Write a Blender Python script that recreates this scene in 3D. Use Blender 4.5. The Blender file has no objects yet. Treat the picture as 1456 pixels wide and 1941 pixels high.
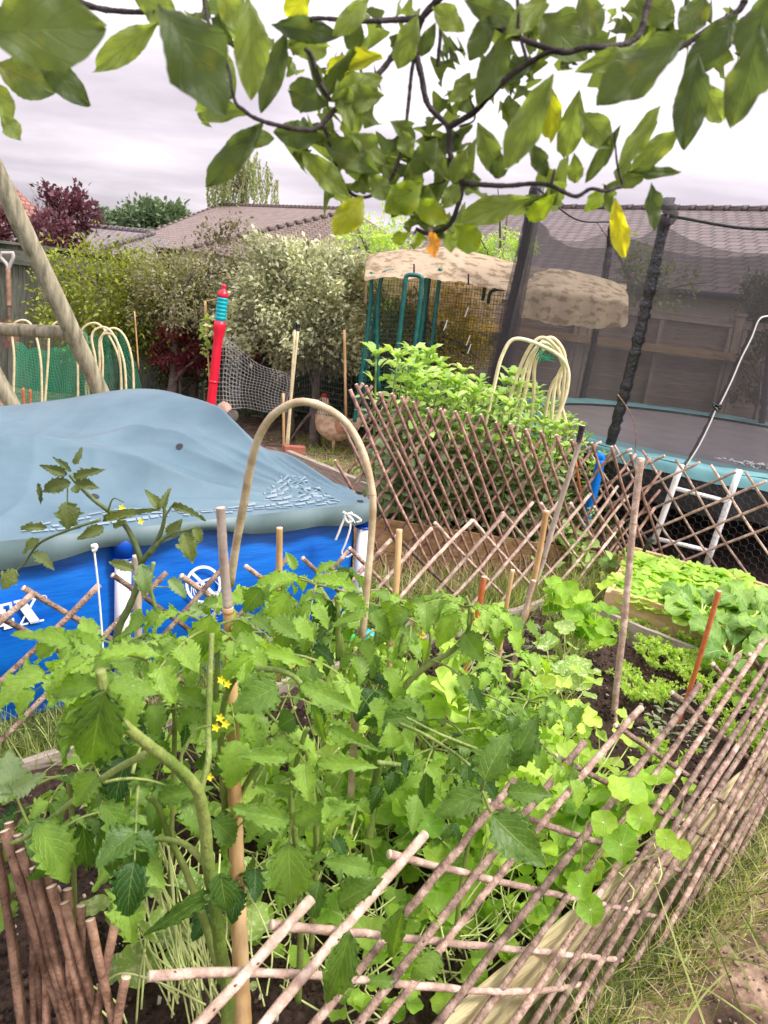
import bpy, math, random
import numpy as np
from mathutils import Vector, Matrix
R = math.radians
rng = np.random.default_rng(7)
random.seed(7)
SC = bpy.context.scene
# ---------------------------------------------------------------- camera
H = 1.65; PITCH = R(15.7); ROLL = R(7.0); FPX = 1456.0; CX, CY = 728.0, 970.5
fwd = np.array([0, math.cos(PITCH), -math.sin(PITCH)])
_r0 = np.array([1.0, 0, 0]); _u0 = np.cross(_r0, fwd)
right = math.cos(ROLL)*_r0 + math.sin(ROLL)*_u0
up = -math.sin(ROLL)*_r0 + math.cos(ROLL)*_u0
CAM = np.array([0, 0, H])
cd = bpy.data.cameras.new('camera'); cam = bpy.data.objects.new('camera', cd)
SC.collection.objects.link(cam)
cd.sensor_fit = 'HORIZONTAL'; cd.sensor_width = 36; cd.lens = 36.0
cd.clip_start = 0.05; cd.clip_end = 2000
cam.matrix_world = Matrix(((right[0], up[0], -fwd[0], CAM[0]), (right[1], up[1], -fwd[1], CAM[1]),
                           (right[2], up[2], -fwd[2], CAM[2]), (0, 0, 0, 1)))
SC.camera = cam
cd.dof.use_dof = True; cd.dof.focus_distance = 2.9; cd.dof.aperture_fstop = 11.0
# ---------------------------------------------------------------- world, sun, exposure
SUN_EL, SUN_AZ = 52, 112      # azimuth clockwise from +Y (the view direction)
w = bpy.data.worlds.new('World'); SC.world = w; w.use_nodes = True
nt = w.node_tree; nt.nodes.clear()
def wn(t): return nt.nodes.new(t)
out = wn('ShaderNodeOutputWorld'); bg = wn('ShaderNodeBackground'); bg2 = wn('ShaderNodeBackground')
sky = wn('ShaderNodeTexSky'); sky.sky_type = 'NISHITA'; sky.sun_disc = False
sky.sun_elevation = R(SUN_EL); sky.sun_rotation = R(SUN_AZ)
nt.links.new(sky.outputs[0], bg.inputs[0]); bg.inputs[1].default_value = 0.05
tc = wn('ShaderNodeTexCoord'); sep = wn('ShaderNodeSeparateXYZ'); nt.links.new(tc.outputs['Generated'], sep.inputs[0])
def wmath(op, a, b=None, c=None):
    n = wn('ShaderNodeMath'); n.operation = op
    for i, q in enumerate((a, b, c)):
        if q is None: continue
        if isinstance(q, (int, float)): n.inputs[i].default_value = q
        else: nt.links.new(q, n.inputs[i])
    return n.outputs[0]
zc = wmath('MAXIMUM', sep.outputs[2], 0.0)
den = wmath('ADD', zc, 0.16)
cmb = wn('ShaderNodeCombineXYZ')
nt.links.new(wmath('DIVIDE', sep.outputs[0], den), cmb.inputs[0]); nt.links.new(wmath('DIVIDE', sep.outputs[1], den), cmb.inputs[1])
mp = wn('ShaderNodeMapping'); mp.inputs['Scale'].default_value = (0.55, 0.9, 1); mp.inputs['Rotation'].default_value = (0, 0, .25); mp.inputs['Location'].default_value = (3.1, 1.4, 0)
nt.links.new(cmb.outputs[0], mp.inputs[0])
nz = wn('ShaderNodeTexNoise'); nz.inputs['Scale'].default_value = 1.5; nz.inputs['Detail'].default_value = 7; nz.inputs['Roughness'].default_value = .52
nt.links.new(mp.outputs[0], nz.inputs[0])
rp = wn('ShaderNodeValToRGB'); nt.links.new(nz.outputs[0], rp.inputs[0])
e = rp.color_ramp.elements; e[0].position = .36; e[0].color = (.54, .485, .55, 1); e[1].position = .68; e[1].color = (.97, .89, .95, 1)
x = e.new(.5); x.color = (.70, .635, .70, 1)
# an overcast sky is about three times brighter overhead than at the horizon
grad = wmath('MULTIPLY_ADD', wmath('POWER', zc, 0.9), 2.1, 0.63)
rgt = wmath('MULTIPLY_ADD', sep.outputs[0], 0.16, 1.0)
nt.links.new(rp.outputs[0], bg2.inputs[0]); nt.links.new(wmath('MULTIPLY', grad, rgt), bg2.inputs[1])
ad = wn('ShaderNodeMixShader'); ad.inputs[0].default_value = .93
nt.links.new(bg.outputs[0], ad.inputs[1]); nt.links.new(bg2.outputs[0], ad.inputs[2]); nt.links.new(ad.outputs[0], out.inputs[0])
sd = bpy.data.lights.new('sun', 'SUN'); so = bpy.data.objects.new('sun', sd); SC.collection.objects.link(so)
sd.energy = 3.0; sd.angle = R(12); sd.color = (1, .95, .87)
sdir = Vector((math.sin(R(SUN_AZ))*math.cos(R(SUN_EL)), math.cos(R(SUN_AZ))*math.cos(R(SUN_EL)), math.sin(R(SUN_EL))))
so.rotation_euler = sdir.to_track_quat('Z', 'Y').to_euler(); so.location = (0, 0, 20)
vs = SC.view_settings; vs.view_transform = 'Standard'; vs.look = 'None'; vs.exposure = 0.58; vs.gamma = 1; vs.use_curve_mapping = False
SC.cycles.max_bounces = 8; SC.cycles.transparent_max_bounces = 16; SC.cycles.transmission_bounces = 6
# ---------------------------------------------------------------- photo geometry -> world
def ray(x, y): return fwd + right*(x-CX)/FPX - up*(y-CY)/FPX
def at(x, y, Y):                      # the point seen at (x, y) that stands Y metres in front
    d = ray(x, y); return CAM + d*(Y/d[1])
def G(x, y, z=0.0):                   # the point seen at (x, y) that has height z
    d = ray(x, y); return CAM + d*((z-H)/d[2])
def plane3(p, q, r):
    n = np.cross(q-p, r-p); return p, n/np.linalg.norm(n)
def onp(x, y, pl, off=0.0):
    d = ray(x, y); p = CAM + d*((pl[0]-CAM) @ pl[1])/(d @ pl[1])
    n = pl[1] if pl[1] @ (CAM-p) > 0 else -pl[1]
    return p + n*off
S2 = math.sqrt(.5)
def UVW(u, v, z=0.0): return np.array([(u-v)*S2, (u+v)*S2, z])    # the beds lie at 45 degrees
def nrm(a): a = np.asarray(a, float); return a/(np.linalg.norm(a)+1e-12)
# ---------------------------------------------------------------- mesh builder
class B:
    def __init__(s): s.V = []; s.L = []; s.C = []; s.U = []; s.T = []; s.M = []; s.n = 0
    def add(s, V, F, UV=None, tint=.5, mi=0):
        V = np.asarray(V, float); F = np.asarray(F, int)
        s.V.append(V); s.L.append((F+s.n).ravel()); s.C.append(np.full(len(F), F.shape[1]))
        if UV is None: s.U.append(np.zeros((F.size, 2)))
        else: s.U.append(np.asarray(UV, float)[F.ravel()])
        s.T.append(np.full(len(V), tint) if np.isscalar(tint) else np.asarray(tint, float)); s.M.append(np.full(len(F), mi)); s.n += len(V)
        return s
    def build(s, name, mats, parent=None, loc=None, smooth=True):
        if not isinstance(mats, (list, tuple)): mats = [mats]
        V = np.concatenate(s.V) if s.V else np.zeros((0, 3))
        if parent is not None: org = wloc(parent)
        elif loc is not None: org = np.asarray(loc, float)
        else: org = np.array([V[:, 0].mean(), V[:, 1].mean(), V[:, 2].min()])
        V = V-org
        me = bpy.data.meshes.new(name); me.vertices.add(len(V)); me.vertices.foreach_set('co', V.ravel())
        L = np.concatenate(s.L); Cn = np.concatenate(s.C)
        me.loops.add(len(L)); me.loops.foreach_set('vertex_index', L)
        me.polygons.add(len(Cn)); st = np.concatenate([[0], np.cumsum(Cn)[:-1]])
        me.polygons.foreach_set('loop_start', st); me.polygons.foreach_set('loop_total', Cn)
        me.polygons.foreach_set('material_index', np.concatenate(s.M)); me.polygons.foreach_set('use_smooth', np.full(len(Cn), smooth))
        uv = me.uv_layers.new(name='UVMap'); uv.data.foreach_set('uv', np.concatenate(s.U).ravel())
        at_ = me.attributes.new('tint', 'FLOAT', 'POINT'); at_.data.foreach_set('value', np.concatenate(s.T))
        me.update(calc_edges=True); me.validate()
        for m in mats: me.materials.append(m)
        o = bpy.data.objects.new(name, me); SC.collection.objects.link(o)
        if parent is not None: o.parent = parent; o.location = (0, 0, 0)
        else: o.location = org
        return o
    # shapes
    def tube(s, P, r, n=8, tint=.5, mi=0, cap=True, flat=1.0, wob=0.0):
        P = np.asarray(P, float); m = len(P)
        r = np.full(m, r, float) if np.isscalar(r) else np.asarray(r, float)
        T = np.gradient(P, axis=0); T /= np.linalg.norm(T, axis=1)[:, None]+1e-12
        a = np.array([0, 0, 1.0]) if abs(T[0][2]) < .9 else np.array([1.0, 0, 0])
        N = np.zeros_like(P); nn = nrm(a - T[0]*(a @ T[0]))
        for i in range(m):
            nn = nrm(nn - T[i]*(nn @ T[i])); N[i] = nn
        Bn = np.cross(T, N); th = np.linspace(0, 2*np.pi, n, endpoint=False)
        rr = r[:, None]*(1+wob*rng.standard_normal((m, n)))
        V = P[:, None]+rr[..., None]*(np.cos(th)[None, :, None]*N[:, None]+flat*np.sin(th)[None, :, None]*Bn[:, None])
        V = V.reshape(-1, 3); d = np.concatenate([[0], np.cumsum(np.linalg.norm(np.diff(P, axis=0), axis=1))])
        UV = np.stack([np.tile(th/6.283, m), np.repeat(d, n)], 1)
        i = np.arange(m-1)[:, None]*n; j = np.arange(n)[None]; k = (j+1) % n
        F = np.stack([i+j, i+k, i+n+k, i+n+j], -1).reshape(-1, 4)
        s.add(V, F, UV, tint, mi)
        if cap:
            o = s.n-m*n
            s.L.append(np.arange(n)[::-1]+o); s.L.append(np.arange(n)+o+(m-1)*n); s.C.append(np.array([n, n]))
            s.U.append(np.zeros((2*n, 2))); s.M.append(np.full(2, mi if cap is True else cap))
        return s
    def quad(s, a, b, c, d, tint=.5, mi=0, UV=None):
        return s.add([a, b, c, d], [[0, 1, 2, 3]], UV if UV is not None else [[0, 0], [1, 0], [1, 1], [0, 1]], tint, mi)
    def box(s, c, sz, rz=0.0, tint=.5, mi=0, ax=None, bev=0.0):
        c = np.asarray(c, float); h = np.asarray(sz, float)/2
        if ax is None: ax = np.array([[math.cos(rz), math.sin(rz), 0], [-math.sin(rz), math.cos(rz), 0], [0, 0, 1]])
        q = np.array([[-1, -1, -1], [1, -1, -1], [1, 1, -1], [-1, 1, -1], [-1, -1, 1], [1, -1, 1], [1, 1, 1], [-1, 1, 1]])
        V = c+(q*h) @ ax
        F = [[0, 3, 2, 1], [4, 5, 6, 7], [0, 1, 5, 4], [1, 2, 6, 5], [2, 3, 7, 6], [3, 0, 4, 7]]
        Vs = V[np.array(F).ravel()]; L = (q*h)
        uv = []
        for f in F:
            e1 = np.linalg.norm(V[f[1]]-V[f[0]]); e2 = np.linalg.norm(V[f[3]]-V[f[0]])
            uv += [[0, 0], [e1, 0], [e1, e2], [0, e2]] if e1 >= e2 else [[0, 0], [0, e1], [e2, e1], [e2, 0]]
        return s.add(Vs, np.arange(24).reshape(6, 4), np.array(uv)+rng.random(2)*5, tint, mi)
    def grid(s, fn, nu, nv, tint=.5, mi=0, uvs=(1, 1)):
        u = np.linspace(0, 1, nu+1); v = np.linspace(0, 1, nv+1); Ug, Vg = np.meshgrid(u, v, indexing='ij')
        P = fn(Ug, Vg).reshape(-1, 3); i = np.arange(nu)[:, None]*(nv+1); j = np.arange(nv)[None]
        F = np.stack([i+j, i+nv+1+j, i+nv+2+j, i+j+1], -1).reshape(-1, 4)
        return s.add(P, F, np.stack([Ug.ravel()*uvs[0], Vg.ravel()*uvs[1]], 1), tint, mi)
    def place(s, tpl, base, Yd, Nh, sc, tint=.5, mi=0, sx=1.0):
        V, F, UV = tpl; base = np.atleast_2d(base); N = len(base)
        Yd = np.broadcast_to(np.atleast_2d(Yd), (N, 3)).astype(float); Nh = np.broadcast_to(np.atleast_2d(Nh), (N, 3)).astype(float)
        Yd = Yd/(np.linalg.norm(Yd, axis=1)[:, None]+1e-9)
        X = np.cross(Yd, Nh); X /= np.linalg.norm(X, axis=1)[:, None]+1e-9; Z = np.cross(X, Yd)
        sc = np.broadcast_to(np.asarray(sc, float), (N,)); sx = np.broadcast_to(np.asarray(sx, float), (N,)); tint = np.broadcast_to(np.asarray(tint, float), (N,))
        W = base[:, None]+sc[:, None, None]*(V[None, :, 0:1]*X[:, None]*sx[:, None, None]+V[None, :, 1:2]*Yd[:, None]+V[None, :, 2:3]*Z[:, None])
        nv = len(V); Fa = (F[None]+(np.arange(N)*nv)[:, None, None]).reshape(-1, F.shape[1])
        return s.add(W.reshape(-1, 3), Fa, np.tile(UV, (N, 1)), np.repeat(tint, nv), mi)
def wloc(o):
    p = np.zeros(3)
    while o is not None: p = p+np.array(o.location); o = o.parent
    return p
def tag(o, label=None, cat=None, group=None, kind=None):
    if label: o['label'] = label
    if cat: o['category'] = cat
    if group: o['group'] = group
    if kind: o['kind'] = kind
    return o
def thing(name, loc, label, cat, group=None):
    o = bpy.data.objects.new(name, None); SC.collection.objects.link(o); o.location = loc; o.empty_display_size = .1
    return tag(o, label, cat, group)
def copy_tree(o, loc, rz=None, sc=None, label=None):
    c = o.copy(); SC.collection.objects.link(c); c.location = loc
    if rz is not None: c.rotation_euler = (c.rotation_euler[0], c.rotation_euler[1], rz)
    if sc is not None: c.scale = (sc, sc, sc)
    if label: c['label'] = label
    for ch in list(o.children):
        d = ch.copy(); SC.collection.objects.link(d); d.parent = c
        for g in list(ch.children):
            h = g.copy(); SC.collection.objects.link(h); h.parent = d
    return c
def spline(pts, n=40):
    P = np.asarray(pts, float); m = len(P)
    if m == 2: return P[0]+(P[1]-P[0])*np.linspace(0, 1, n)[:, None]
    Q = np.vstack([2*P[0]-P[1], P, 2*P[-1]-P[-2]]); o = []
    for t in np.linspace(0, m-1-1e-9, n):
        i = int(t); f = t-i; a, b, c, d = Q[i:i+4]
        o.append(.5*((2*b)+(-a+c)*f+(2*a-5*b+4*c-d)*f*f+(-a+3*b-3*c+d)*f**3))
    return np.array(o)
# ---------------------------------------------------------------- materials
def mk(name):
    m = bpy.data.materials.new(name); m.use_nodes = True; t = m.node_tree; t.nodes.clear(); return m, t
def mat(name, c1, c2=None, scale=8, rough=.75, bump=0.0, bscale=40, stretch=(1, 1, 1), metal=0.0, spec=.3, uv=False, c3=None, detail=5, tint=0.0, lo=.35, hi=.65, alpha=1.0, sheen=0):
    m, t = mk(name); N = t.nodes; Lk = t.links
    o = N.new('ShaderNodeOutputMaterial'); p = N.new('ShaderNodeBsdfPrincipled'); Lk.new(p.outputs[0], o.inputs[0])
    p.inputs['Roughness'].default_value = rough; p.inputs['Metallic'].default_value = metal; p.inputs['Specular IOR Level'].default_value = spec
    tc = N.new('ShaderNodeTexCoord'); mp = N.new('ShaderNodeMapping'); mp.inputs['Scale'].default_value = stretch
    Lk.new(tc.outputs['UV' if uv else 'Object'], mp.inputs[0])
    col = None
    if c2 is not None:
        n = N.new('ShaderNodeTexNoise'); n.inputs['Scale'].default_value = scale; n.inputs['Detail'].default_value = detail; n.inputs['Roughness'].default_value = .6
        Lk.new(mp.outputs[0], n.inputs[0]); r = N.new('ShaderNodeValToRGB'); Lk.new(n.outputs[0], r.inputs[0])
        e = r.color_ramp.elements; e[0].position = lo; e[1].position = hi; e[0].color = (*c1, 1); e[1].color = (*c2, 1)
        if c3: x = e.new((lo+hi)/2); x.color = (*c3, 1)
        col = r.outputs[0]
    else:
        rg = N.new('ShaderNodeRGB'); rg.outputs[0].default_value = (*c1, 1); col = rg.outputs[0]
    if tint:
        a = N.new('ShaderNodeAttribute'); a.attribute_name = 'tint'; hs = N.new('ShaderNodeHueSaturation')
        mr = N.new('ShaderNodeMapRange'); mr.inputs[3].default_value = 1-tint; mr.inputs[4].default_value = 1+tint
        Lk.new(a.outputs['Fac'], mr.inputs[0]); Lk.new(mr.outputs[0], hs.inputs['Value']); Lk.new(col, hs.inputs['Color']); col = hs.outputs[0]
    Lk.new(col, p.inputs['Base Color'])
    if bump:
        n2 = N.new('ShaderNodeTexNoise'); n2.inputs['Scale'].default_value = bscale; n2.inputs['Detail'].default_value = 6; Lk.new(mp.outputs[0], n2.inputs[0])
        b = N.new('ShaderNodeBump'); b.inputs['Strength'].default_value = bump; b.inputs['Distance'].default_value = .01; Lk.new(n2.outputs[0], b.inputs['Height']); Lk.new(b.outputs[0], p.inputs['Normal'])
    if alpha < 1:
        tr = N.new('ShaderNodeBsdfTransparent'); mx = N.new('ShaderNodeMixShader'); mx.inputs[0].default_value = alpha
        Lk.new(tr.outputs[0], mx.inputs[1]); Lk.new(p.outputs[0], mx.inputs[2]); Lk.new(mx.outputs[0], o.inputs[0])
    return m
def leafmat(name, dark, light, trans=.4, rough=.5, vein=0.0, veincol=(.6, .75, .35), nv=7, rad=False, varieg=0.0, vcol=(.75, .78, .5), spec=.35, tcol=None, spots=0.0, vw=.05):
    m, t = mk(name); N = t.nodes; Lk = t.links
    def nd(k, **kw):
        x = N.new(k)
        for a, b in kw.items(): setattr(x, a, b)
        return x
    def mth(op, a, b=None, c=None):
        x = nd('ShaderNodeMath', operation=op)
        for i, q in enumerate((a, b, c)):
            if q is None: continue
            if isinstance(q, (int, float)): x.inputs[i].default_value = q
            else: Lk.new(q, x.inputs[i])
        return x.outputs[0]
    o = nd('ShaderNodeOutputMaterial'); p = nd('ShaderNodeBsdfPrincipled'); p.inputs['Roughness'].default_value = rough; p.inputs['Specular IOR Level'].default_value = spec
    a = nd('ShaderNodeAttribute', attribute_name='tint'); r = nd('ShaderNodeValToRGB'); Lk.new(a.outputs['Fac'], r.inputs[0])
    e = r.color_ramp.elements; e[0].color = (*dark, 1); e[1].color = (*light, 1)
    tc = nd('ShaderNodeTexCoord'); n = nd('ShaderNodeTexNoise'); n.inputs['Scale'].default_value = 30; Lk.new(tc.outputs['Object'], n.inputs[0])
    hs = nd('ShaderNodeHueSaturation'); Lk.new(r.outputs[0], hs.inputs['Color']); Lk.new(mth('MULTIPLY_ADD', n.outputs[0], .7, .65), hs.inputs['Value']); col = hs.outputs[0]
    sp = nd('ShaderNodeSeparateXYZ'); Lk.new(tc.outputs['UV'], sp.inputs[0]); nrmo = None
    if spots:
        ns = nd('ShaderNodeTexNoise'); ns.inputs['Scale'].default_value = 28; ns.inputs['Detail'].default_value = 2; Lk.new(tc.outputs['Object'], ns.inputs[0])
        f = nd('ShaderNodeMapRange'); f.inputs[1].default_value = .62; f.inputs[2].default_value = .72; f.inputs[4].default_value = spots; Lk.new(ns.outputs[0], f.inputs[0])
        mx = nd('ShaderNodeMixRGB'); mx.inputs[2].default_value = (.5, .42, .02, 1); Lk.new(f.outputs[0], mx.inputs[0]); Lk.new(col, mx.inputs[1]); col = mx.outputs[0]
    if vein:
        if rad:   # u = angle, v = radius
            s_ = mth('ABSOLUTE', mth('SUBTRACT', mth('FRACT', mth('MULTIPLY', sp.outputs[0], nv)), .5))
            f = mth('SUBTRACT', 1.0, mth('DIVIDE', mth('MULTIPLY', s_, sp.outputs[1]), vw*1.1))
        else:
            x = mth('ABSOLUTE', mth('SUBTRACT', sp.outputs[0], .5))
            mid = mth('SUBTRACT', 1.0, mth('DIVIDE', x, vw*.55))
            q = mth('ABSOLUTE', mth('SUBTRACT', mth('FRACT', mth('SUBTRACT', mth('MULTIPLY', sp.outputs[1], nv), mth('MULTIPLY', x, nv*.75))), .5))
            lat = mth('MULTIPLY', mth('SUBTRACT', 1.0, mth('DIVIDE', q, vw*1.9)), .75)
            f = mth('MAXIMUM', mid, lat)
        f = mth('MAXIMUM', f, 0.0)
        mx = nd('ShaderNodeMixRGB'); mx.inputs[2].default_value = (*veincol, 1); Lk.new(mth('MULTIPLY', f, vein), mx.inputs[0]); Lk.new(col, mx.inputs[1]); col = mx.outputs[0]
        b = nd('ShaderNodeBump'); b.inputs['Strength'].default_value = .5; b.inputs['Distance'].default_value = .004; b.invert = True
        n3 = nd('ShaderNodeTexNoise'); n3.inputs['Scale'].default_value = 120; Lk.new(tc.outputs['Object'], n3.inputs[0])
        Lk.new(mth('ADD', f, mth('MULTIPLY', n3.outputs[0], .7)), b.inputs['Height']); nrmo = b.outputs[0]; Lk.new(nrmo, p.inputs['Normal'])
    if varieg:
        n4 = nd('ShaderNodeTexNoise'); n4.inputs['Scale'].default_value = 75; n4.inputs['Detail'].default_value = 5; Lk.new(tc.outputs['Object'], n4.inputs[0])
        mr = nd('ShaderNodeMapRange'); mr.inputs[1].default_value = .53; mr.inputs[2].default_value = .6; mr.inputs[4].default_value = varieg; Lk.new(n4.outputs[0], mr.inputs[0])
        mx = nd('ShaderNodeMixRGB'); mx.inputs[2].default_value = (*vcol, 1); Lk.new(mr.outputs[0], mx.inputs[0]); Lk.new(col, mx.inputs[1]); col = mx.outputs[0]
    Lk.new(col, p.inputs['Base Color'])
    tr = nd('ShaderNodeBsdfTranslucent'); h2 = nd('ShaderNodeMixRGB', blend_type='MULTIPLY'); h2.inputs[0].default_value = 1; h2.inputs[2].default_value = (*(tcol or (1.9, 1.8, .8)), 1)
    Lk.new(col, h2.inputs[1]); Lk.new(h2.outputs[0], tr.inputs[0])
    if nrmo: Lk.new(nrmo, tr.inputs['Normal'])
    mx = nd('ShaderNodeMixShader'); mx.inputs[0].default_value = trans; Lk.new(p.outputs[0], mx.inputs[1]); Lk.new(tr.outputs[0], mx.inputs[2]); Lk.new(mx.outputs[0], o.inputs[0])
    return m
M = {}
M['rod'] = mat('willow_bark', (.12, .08, .06), (.44, .33, .26), 30, .75, .8, 150, (1, 1, 1), tint=.45, c3=(.27, .18, .135))
M['rodpale'] = mat('pale_willow_bark', (.30, .21, .155), (.66, .52, .41), 25, .8, .5, 150, tint=.3, c3=(.44, .31, .25))
M['rodbrown'] = mat('brown_willow_bark', (.10, .05, .03), (.33, .20, .13), 25, .7, .5, 150, tint=.35, c3=(.22, .125, .08))
M['rodred'] = mat('red_willow_bark', (.16, .085, .065), (.44, .29, .22), 25, .75, .4, 150, tint=.3, c3=(.29, .16, .125))
M['knot'] = mat('bark_knot', (.07, .035, .025), (.16, .09, .07), 60, .8)
M['rodend'] = mat('cut_wood', (.62, .47, .33), (.8, .66, .5), 40, .8)
M['cane'] = mat('bamboo', (.40, .22, .09), (.66, .46, .24), 20, .5, .25, 60, (1, 1, .15), tint=.25, c3=(.55, .35, .16))
M['canegrey'] = mat('weathered_bamboo', (.25, .19, .15), (.50, .42, .35), 22, .7, .4, 60, (1, 1, .3), tint=.2)
M['node'] = mat('bamboo_node', (.16, .09, .05), (.32, .2, .12), 30, .7)
M['hooptan'] = mat('tan_bamboo_hoop', (.36, .26, .15), (.62, .50, .34), 18, .5, .2, 60, tint=.1)
M['redcane'] = mat('red_cane', (.42, .10, .03), (.55, .17, .06), 20, .6)
M['hooppale'] = mat('pale_bamboo_hoop', (.60, .50, .27), (.78, .70, .45), 20, .6, tint=.2)
M['soil'] = mat('dark_soil', (.012, .007, .005), (.085, .052, .036), 55, .95, 1.0, 90, lo=.3, hi=.75)
M['dirt'] = mat('brown_dirt', (.10, .062, .045), (.36, .25, .19), 9, .95, 1.0, 60, detail=8)
M['lawn'] = mat('lawn_ground', (.035, .045, .015), (.10, .12, .035), 20, .95, .8, 60)
M['boardcut'] = mat('sawn_softwood', (.46, .30, .15), (.66, .48, .27), 6, .8, .3, 60, (1, 12, 1), uv=True, tint=.12)
M['boardyel'] = mat('treated_softwood', (.34, .26, .11), (.74, .64, .38), 3.2, .8, .5, 30, (1.2, 14, 1), uv=True, c3=(.48, .41, .22), lo=.25, hi=.72)
M['boardtan'] = mat('tan_board', (.34, .19, .09), (.58, .37, .19), 6, .85, .3, 40, (1, 7, 1), uv=True, tint=.15)
M['boardgrey'] = mat('grey_board', (.22, .18, .15), (.42, .36, .30), 8, .9, .3, 40, (1, 8, 1), uv=True)
M['grey_ground'] = mat('worn_slab', (.20, .13, .08), (.62, .48, .34), 12, .95, .6, 90, detail=9, lo=.38, hi=.62)
M['white'] = mat('white_powder_coat', (.80, .79, .80), (.88, .87, .88), 12, .35, spec=.5)
M['cord'] = mat('white_cord', (.78, .77, .74), None, rough=.8)
M['poolblue'] = mat('blue_pool_vinyl', (.0, .085, .44), (.004, .15, .60), 3, .36, .15, 14, (1, 1, 9), spec=.5)
M['jointblue'] = mat('blue_plastic', (.0, .06, .42), None, rough=.35, spec=.5)
M['print'] = mat('white_print', (.85, .87, .92), None, rough=.5)
M['cover'] = mat('blue_grey_tarpaulin', (.07, .13, .165), (.10, .17, .21), 2.5, .48, .5, 7, spec=.4)
M['coverunder'] = mat('grey_green_hem', (.10, .155, .165), (.14, .2, .21), 5, .45, spec=.4)
M['black'] = mat('black_foam_sleeve', (.008, .008, .009), (.02, .02, .022), 30, .28, 1.0, 45, spec=.6)
M['blackmat'] = mat('black_jump_mat', (.16, .145, .15), (.20, .18, .185), 4, .75)
M['skirt'] = mat('black_skirt', (.012, .011, .012), (.03, .028, .03), 6, .45)
M['teal'] = mat('teal_pad', (.10, .27, .29), (.15, .36, .38), 5, .4, .2, 12, spec=.5)
M['fray'] = mat('frayed_foam', (.8, .8, .8), None, rough=.9)
M['net'] = mat('trampoline_netting', (.085, .078, .08), None, rough=.9, alpha=.55)
M['netdense'] = mat('gathered_netting', (.06, .055, .058), None, rough=.9, alpha=.62)
M['whitenet'] = mat('white_wire', (.50, .50, .48), None, rough=.7)
M['wire'] = mat('galvanised_wire', (.40, .42, .40), None, rough=.5, metal=.3)
M['darkwire'] = mat('dark_wire', (.06, .07, .065), None, rough=.6)
M['greenwire'] = mat('green_coated_wire', (.03, .10, .085), None, rough=.5)
M['greenpost'] = mat('green_steel', (.003, .085, .075), (.01, .14, .12), 15, .35, spec=.5)
M['greennet'] = mat('green_garden_net', (.03, .55, .28), None, rough=.8, alpha=.20)
M['tarp'] = mat('camouflage_tarp', (.36, .27, .17), (.70, .56, .40), 10, .8, .8, 9, (1, 1, 1.4), c3=(.62, .50, .33), detail=9, lo=.40, hi=.56)
_t = M['tarp'].node_tree; _p = [n for n in _t.nodes if n.type == 'BSDF_PRINCIPLED'][0]; _tr = _t.nodes.new('ShaderNodeBsdfTranslucent'); _mx = _t.nodes.new('ShaderNodeMixShader'); _mx.inputs[0].default_value = .5
_t.links.new(_p.inputs['Base Color'].links[0].from_socket, _tr.inputs[0]); _t.links.new(_p.outputs[0], _mx.inputs[1]); _t.links.new(_tr.outputs[0], _mx.inputs[2]); _t.links.new(_mx.outputs[0], [n for n in _t.nodes if n.type == 'OUTPUT_MATERIAL'][0].inputs[0])
M['coop'] = mat('green_coop_plastic', (.13, .30, .10), (.17, .36, .13), 5, .4, spec=.5)
M['fence'] = mat('weathered_fence', (.24, .185, .145), (.44, .35, .28), 5, .9, .3, 40, (1, 10, 1), uv=True, tint=.2)
M['fencegreen'] = mat('green_grey_fence', (.085, .095, .07), (.18, .19, .15), 5, .9, .3, 40, (1, 8, 1), uv=True, tint=.2)
M['rail'] = mat('orange_rail', (.36, .22, .10), (.50, .33, .17), 5, .85, .2, 40, (1, 8, 1), uv=True)
M['logwood'] = mat('green_treated_pole', (.16, .15, .10), (.42, .38, .26), 7, .85, .5, 30, (3, 3, .5), c3=(.30, .27, .18))
M['red'] = mat('red_plastic', (.70, .012, .04), None, rough=.35, spec=.5)
M['cyan'] = mat('turquoise_plastic', (.0, .42, .48), None, rough=.35, spec=.5)
M['rust'] = mat('rusty_steel', (.13, .07, .05), (.28, .18, .14), 20, .7, metal=.2)
M['handlewood'] = mat('worn_handle_wood', (.24, .13, .085), (.42, .27, .18), 12, .7)
M['greymetal'] = mat('pale_grip', (.45, .42, .40), None, rough=.5)
M['noodle'] = mat('blue_foam', (.0, .16, .62), None, rough=.5)
M['brick'] = mat('red_brick', (.30, .09, .06), (.40, .15, .1), 15, .9)
M['stone'] = mat('pinkish_sandstone', (.40, .27, .21), (.60, .44, .36), 9, .9, .4, 40)
M['darkstone'] = mat('dark_stone', (.05, .045, .04), (.12, .1, .09), 9, .9, .4, 40)
M['cream'] = mat('cream_render', (.66, .58, .47), (.74, .66, .55), 5, .9)
M['bark'] = mat('dark_bark', (.022, .017, .02), (.075, .06, .06), 25, .9, .8, 80)
M['barkgrey'] = mat('grey_bark', (.10, .08, .07), (.22, .18, .16), 15, .9, .5, 60)
M['glass'] = mat('window_glass', (.12, .13, .14), None, rough=.1, spec=.7)
M['buff'] = mat('buff_feathers', (.52, .33, .20), (.82, .68, .50), 14, .8, .6, 60, c3=(.74, .54, .36), detail=8)
M['rufous'] = mat('rufous_feathers', (.42, .2, .1), (.62, .34, .2), 30, .8, .5, 60)
M['comb'] = mat('red_comb', (.55, .03, .02), None, rough=.5)
M['beak'] = mat('horn_beak', (.5, .36, .18), None, rough=.5)
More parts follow.
